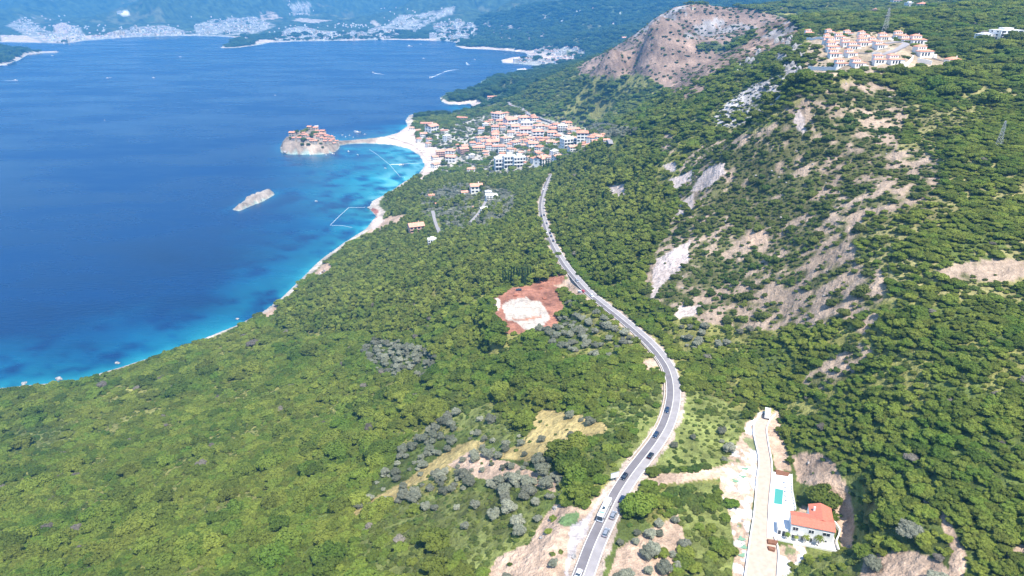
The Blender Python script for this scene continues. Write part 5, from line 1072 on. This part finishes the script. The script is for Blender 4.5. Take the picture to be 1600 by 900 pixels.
EXT_PX = [(1280,790,'broad',13.5,'large round olive-green tree standing alone behind the red-roofed villa'),(998,800,'broad',12.5,'large spreading tree overhanging the road opposite the bus'),(903,778,'broad',9.5,'big round green tree beside the gravel lay-by'),(938,752,'broad',6.5,'green tree immediately left of the billboard'),(1020,742,'broad',6.5,'round tree at the road edge before the dirt track'),
 (120,602,'broad',8.5,'dark round tree standing alone at the near shoreline'),(1143,790,'broad',6,'dark green bush beside the rubble of the driveway'),(1133,812,'broad',4.5,'small dark bush below the driveway rubble'),(843,440,'pine',17,'broad umbrella pine at the corner of the red earth site'),(872,398,'broad',6,'small dark tree alone at the roadside bend'),(878,428,'broad',8,'bright green tree between road and red earth turning'),
 (922,480,'broad',9,'dark tree beside the road below the gravel turning'),(1417,840,'olive',9,'pale grey dry tree in the thicket below right'),(864,812,'broad',3.2,'small dark cone bush on the bare earth by the lay-by'),(857,832,'broad',3,'small dark bush below the cone bush on bare earth'),(1030,868,'broad',6,'rounded green tree on the red soil right of the road'),(864,884,'olive',4.2,'small grey olive on the bare earth at the bottom edge'),(1297,107,'broad',9,'dark bush under the left front villa of the hilltop'),(1375,113,'broad',8,'dark round tree below the front row of hilltop villas'),(1340,132,'broad',7,'dark round bush alone on the bare ground below the hilltop')]
for a, b, s, D, lb in EXT_PX: x, y, z = ground(a, b); EXTRA.append((x, y, z, s, D, lb, 'tree' if D > 4.6 else 'bush')); keepout.append((x, y, D*.42))
for i in range(13): a = 786+i*4.3; x, y, z = ground(a, 446+2.5*math.sin(i)-i*.35); EXTRA.append((x, y, z, 'cypress', 8.5+(i*37 % 10)*.12, 'tall dark cypress in the row behind the red earth site', 'tree', 'cypresses behind the red earth site'))
for i, (a, b) in enumerate([(833,251),(836,252),(845,262),(849,264),(853,263),(857,266),(861,265)]): x, y, z = ground(a, b); EXTRA.append((x, y, z, 'cypress', 10+(i % 3), 'tall dark cypress at the near edge of the coastal village', 'tree', 'cypresses at the edge of the coastal village'))
for i, (u, v, D) in enumerate([(560,140,13),(350,240,12),(450,250,12),(590,250,13),(660,200,11),(330,370,9),(600,400,11),(510,340,9),(800,265,11),(740,320,11),(860,260,10),(880,410,7),(950,470,7),(690,500,8),(560,500,8),(990,550,6),(480,200,10),(290,250,9)]):
    x, y, z = ground(430+u/13.33, 190+v/13.33); 
    if z > 4: EXTRA.append((x, y, z, 'broad', D*1.25, 'dark green tree between the stone houses of the island', 'tree', 'trees on the island'))
T = plant_all()
STN = ['broad', 'pine', 'olive', 'shrub', 'cypress']
KN = {'broad': ('broadleaf_tree', 'round green broadleaf tree among the dense woods near the camera', 'tree', 'broadleaf trees of the dense near woods'),
      'pine': ('pine_tree', 'light yellow-green pine tree in the pine woods beside the coast road', 'tree', 'pine trees beside the coast road'),
      'olive': ('olive_tree', 'silver-grey round olive tree in the groves below and beside the road', 'tree', 'olive trees of the groves by the road'),
      'shrub': ('shrub', 'low green shrub dotted over the bare stony mountain slope', 'shrub', 'shrubs on the stony slope'),
      'cypress': ('cypress_tree', '', 'tree', None)}
def tree_obj(style, v, x, y, z, D, label=None, cat_=None, group=None, name=None, rz=None, crown_mesh=None, sz=None):
    nm, lb, ct, gr = KN.get(style, ('palm_tree', '', 'tree', None))
    e = bpy.data.objects.new(name or nm, None); C.objects.link(e); e.location = (x, y, z-.04*D); e.scale = (D, D, D*(sz or (.72 if style == 'broad' and D < 9 else 1))); e.rotation_euler = (0, 0, random.random()*6.28 if rz is None else rz)
    e.empty_display_size = .1; e['label'] = label or lb; e['category'] = cat_ or ct
    g = group if label else gr
    if g: e['group'] = g
    for part, me in (('crown', crown_mesh or CROWN[style, v]), ('trunk', TRUNK[style, v])):
        c = bpy.data.objects.new(part, me); C.objects.link(c); c.parent = e
    return e
rest = np.ones(len(T), bool)
dt = np.hypot(T[:, 0], T[:, 1])
for k in range(4):
    idx = np.where(T[:, 4] == k)[0]; px, py, dp = proj(T[idx, 0], T[idx, 1], T[idx, 2]+.3*T[idx, 3]); m = (px > 6) & (px < 1594) & (py < 893) & (py > 5); idx = idx[m]
    if k == 3:                     # keep to shrubs really on the slope, in view
        idx = idx[T[idx, 0] > 60]
    idx = idx[np.argsort(-T[idx, 5])][:297]; rest[idx] = False
    for i in idx:
        tree_obj(STN[k], i % NVAR, *T[i, :4])
R = T[rest]
drym = (R[:, 4] < 3) & (RNG.random(len(R)) < .007) & (R[:, 5] > 5)
code = np.zeros(len(R), np.int32)
for i, (k, dr) in enumerate(zip(R[:, 4].astype(int), drym)):
    v = i % NVAR
    code[i] = KI['dry', v] if dr else (KI['far', v] if k >= 5 else KI['shrub' if k == 4 else STN[k], v])
print('trees', len(T), 'instanced', len(R))
def woods(name, sel, label, cat_):
    me = bpy.data.meshes.new(name); q = R[sel]; me.vertices.add(len(q)); P = q[:, :3].astype(np.float32).copy(); P[:, 2] -= .05*q[:, 3]; me.vertices.foreach_set('co', P.ravel())
    for nm, tp, val in (('code', 'INT', code[sel]), ('size', 'FLOAT', q[:, 3].astype(np.float32)), ('turn', 'FLOAT', RNG.uniform(0, 6.283, len(q)).astype(np.float32))):
        a = me.attributes.new(nm, tp, 'POINT'); a.data.foreach_set('value', val)
    me.update(); o = bpy.data.objects.new(name, me); C.objects.link(o); o['kind'] = 'stuff'; o['label'] = label; o['category'] = cat_
    ng = bpy.data.node_groups.new(name+'_planting', 'GeometryNodeTree')
    ng.interface.new_socket('Geometry', in_out='INPUT', socket_type='NodeSocketGeometry'); ng.interface.new_socket('Geometry', in_out='OUTPUT', socket_type='NodeSocketGeometry')
    N = ng.nodes; L = ng.links; gi = N.new('NodeGroupInput'); go = N.new('NodeGroupOutput'); m2p = N.new('GeometryNodeMeshToPoints'); iop = N.new('GeometryNodeInstanceOnPoints')
    ci = N.new('GeometryNodeCollectionInfo'); ci.inputs['Collection'].default_value = srcs; ci.inputs['Separate Children'].default_value = True; ci.inputs['Reset Children'].default_value = True
    def na(nm, tp):
        n = N.new('GeometryNodeInputNamedAttribute'); n.data_type = tp; n.inputs['Name'].default_value = nm; return n
    ac, as_, at_ = na('code', 'INT'), na('size', 'FLOAT'), na('turn', 'FLOAT'); cx = N.new('ShaderNodeCombineXYZ'); er = N.new('FunctionNodeEulerToRotation')
    iop.inputs['Pick Instance'].default_value = True
    L.new(gi.outputs[0], m2p.inputs[0]); L.new(m2p.outputs[0], iop.inputs['Points']); L.new(ci.outputs[0], iop.inputs['Instance']); L.new([x for x in ac.outputs if x.enabled][0], iop.inputs['Instance Index'])
    sc_ = N.new('ShaderNodeVectorMath'); sc_.operation = 'SCALE'; sc_.inputs[0].default_value = (1, 1, .72 if 'pine' not in name else 1); L.new([x for x in as_.outputs if x.enabled][0], sc_.inputs['Scale']); L.new(sc_.outputs[0], iop.inputs['Scale']); L.new([x for x in at_.outputs if x.enabled][0], cx.inputs[2]); L.new(cx.outputs[0], er.inputs[0]); L.new(er.outputs[0], iop.inputs['Rotation'])
    L.new(iop.outputs[0], go.inputs[0]); md = o.modifiers.new('planting', 'NODES'); md.node_group = ng
    return o
k_ = R[:, 4].astype(int)
woods('broadleaf_woods', k_ == 0, 'dense green broadleaf woods covering the slopes between sea and mountain', 'woods')
woods('pine_woods', k_ == 1, 'yellow-green pine woods on both sides of the coast road', 'woods')
woods('olive_grove', k_ == 2, 'grey-green olive groves spread over the terraces and round the village', 'grove')
woods('scrub', k_ == 3, 'small dark shrubs scattered over the bare brown hill and stony slope', 'scrub')
woods('undergrowth', k_ == 4, 'low light green bushes filling the gaps between the nearer trees', 'bushes')
woods('far_woods', k_ >= 5, 'hazy blue-green woods on the far hills across the bay', 'woods')
for q in EXTRA:
    x, y, z, s, D, lb, ct = q[:7]; g_ = q[7] if len(q) > 7 else None
    if s == 'palm':
        if ('palm', 0) not in CROWN:
            V, F = crown_geo('palm', 1); CROWN['palm', 0] = raw_mesh('palm_crown', V, F, [LM[0]]); Vt, Ft = trunk_geo('palm', 1); TRUNK['palm', 0] = raw_mesh('palm_trunk', Vt, Ft, [BARK])
        tree_obj('palm', 0, x, y, z, D, lb, ct, g_)
    else: tree_obj(s, int(x*7) % NVAR, x, y, z, D, lb, ct, g_)
# drop stray prototypes that were never placed
for o in [o for o in C.objects if o.parent is None and o.type != 'CAMERA' and o.type != 'LIGHT' and 'label' not in o and 'kind' not in o]:
    for c in list(o.children_recursive): bpy.data.objects.remove(c)
    bpy.data.objects.remove(o)
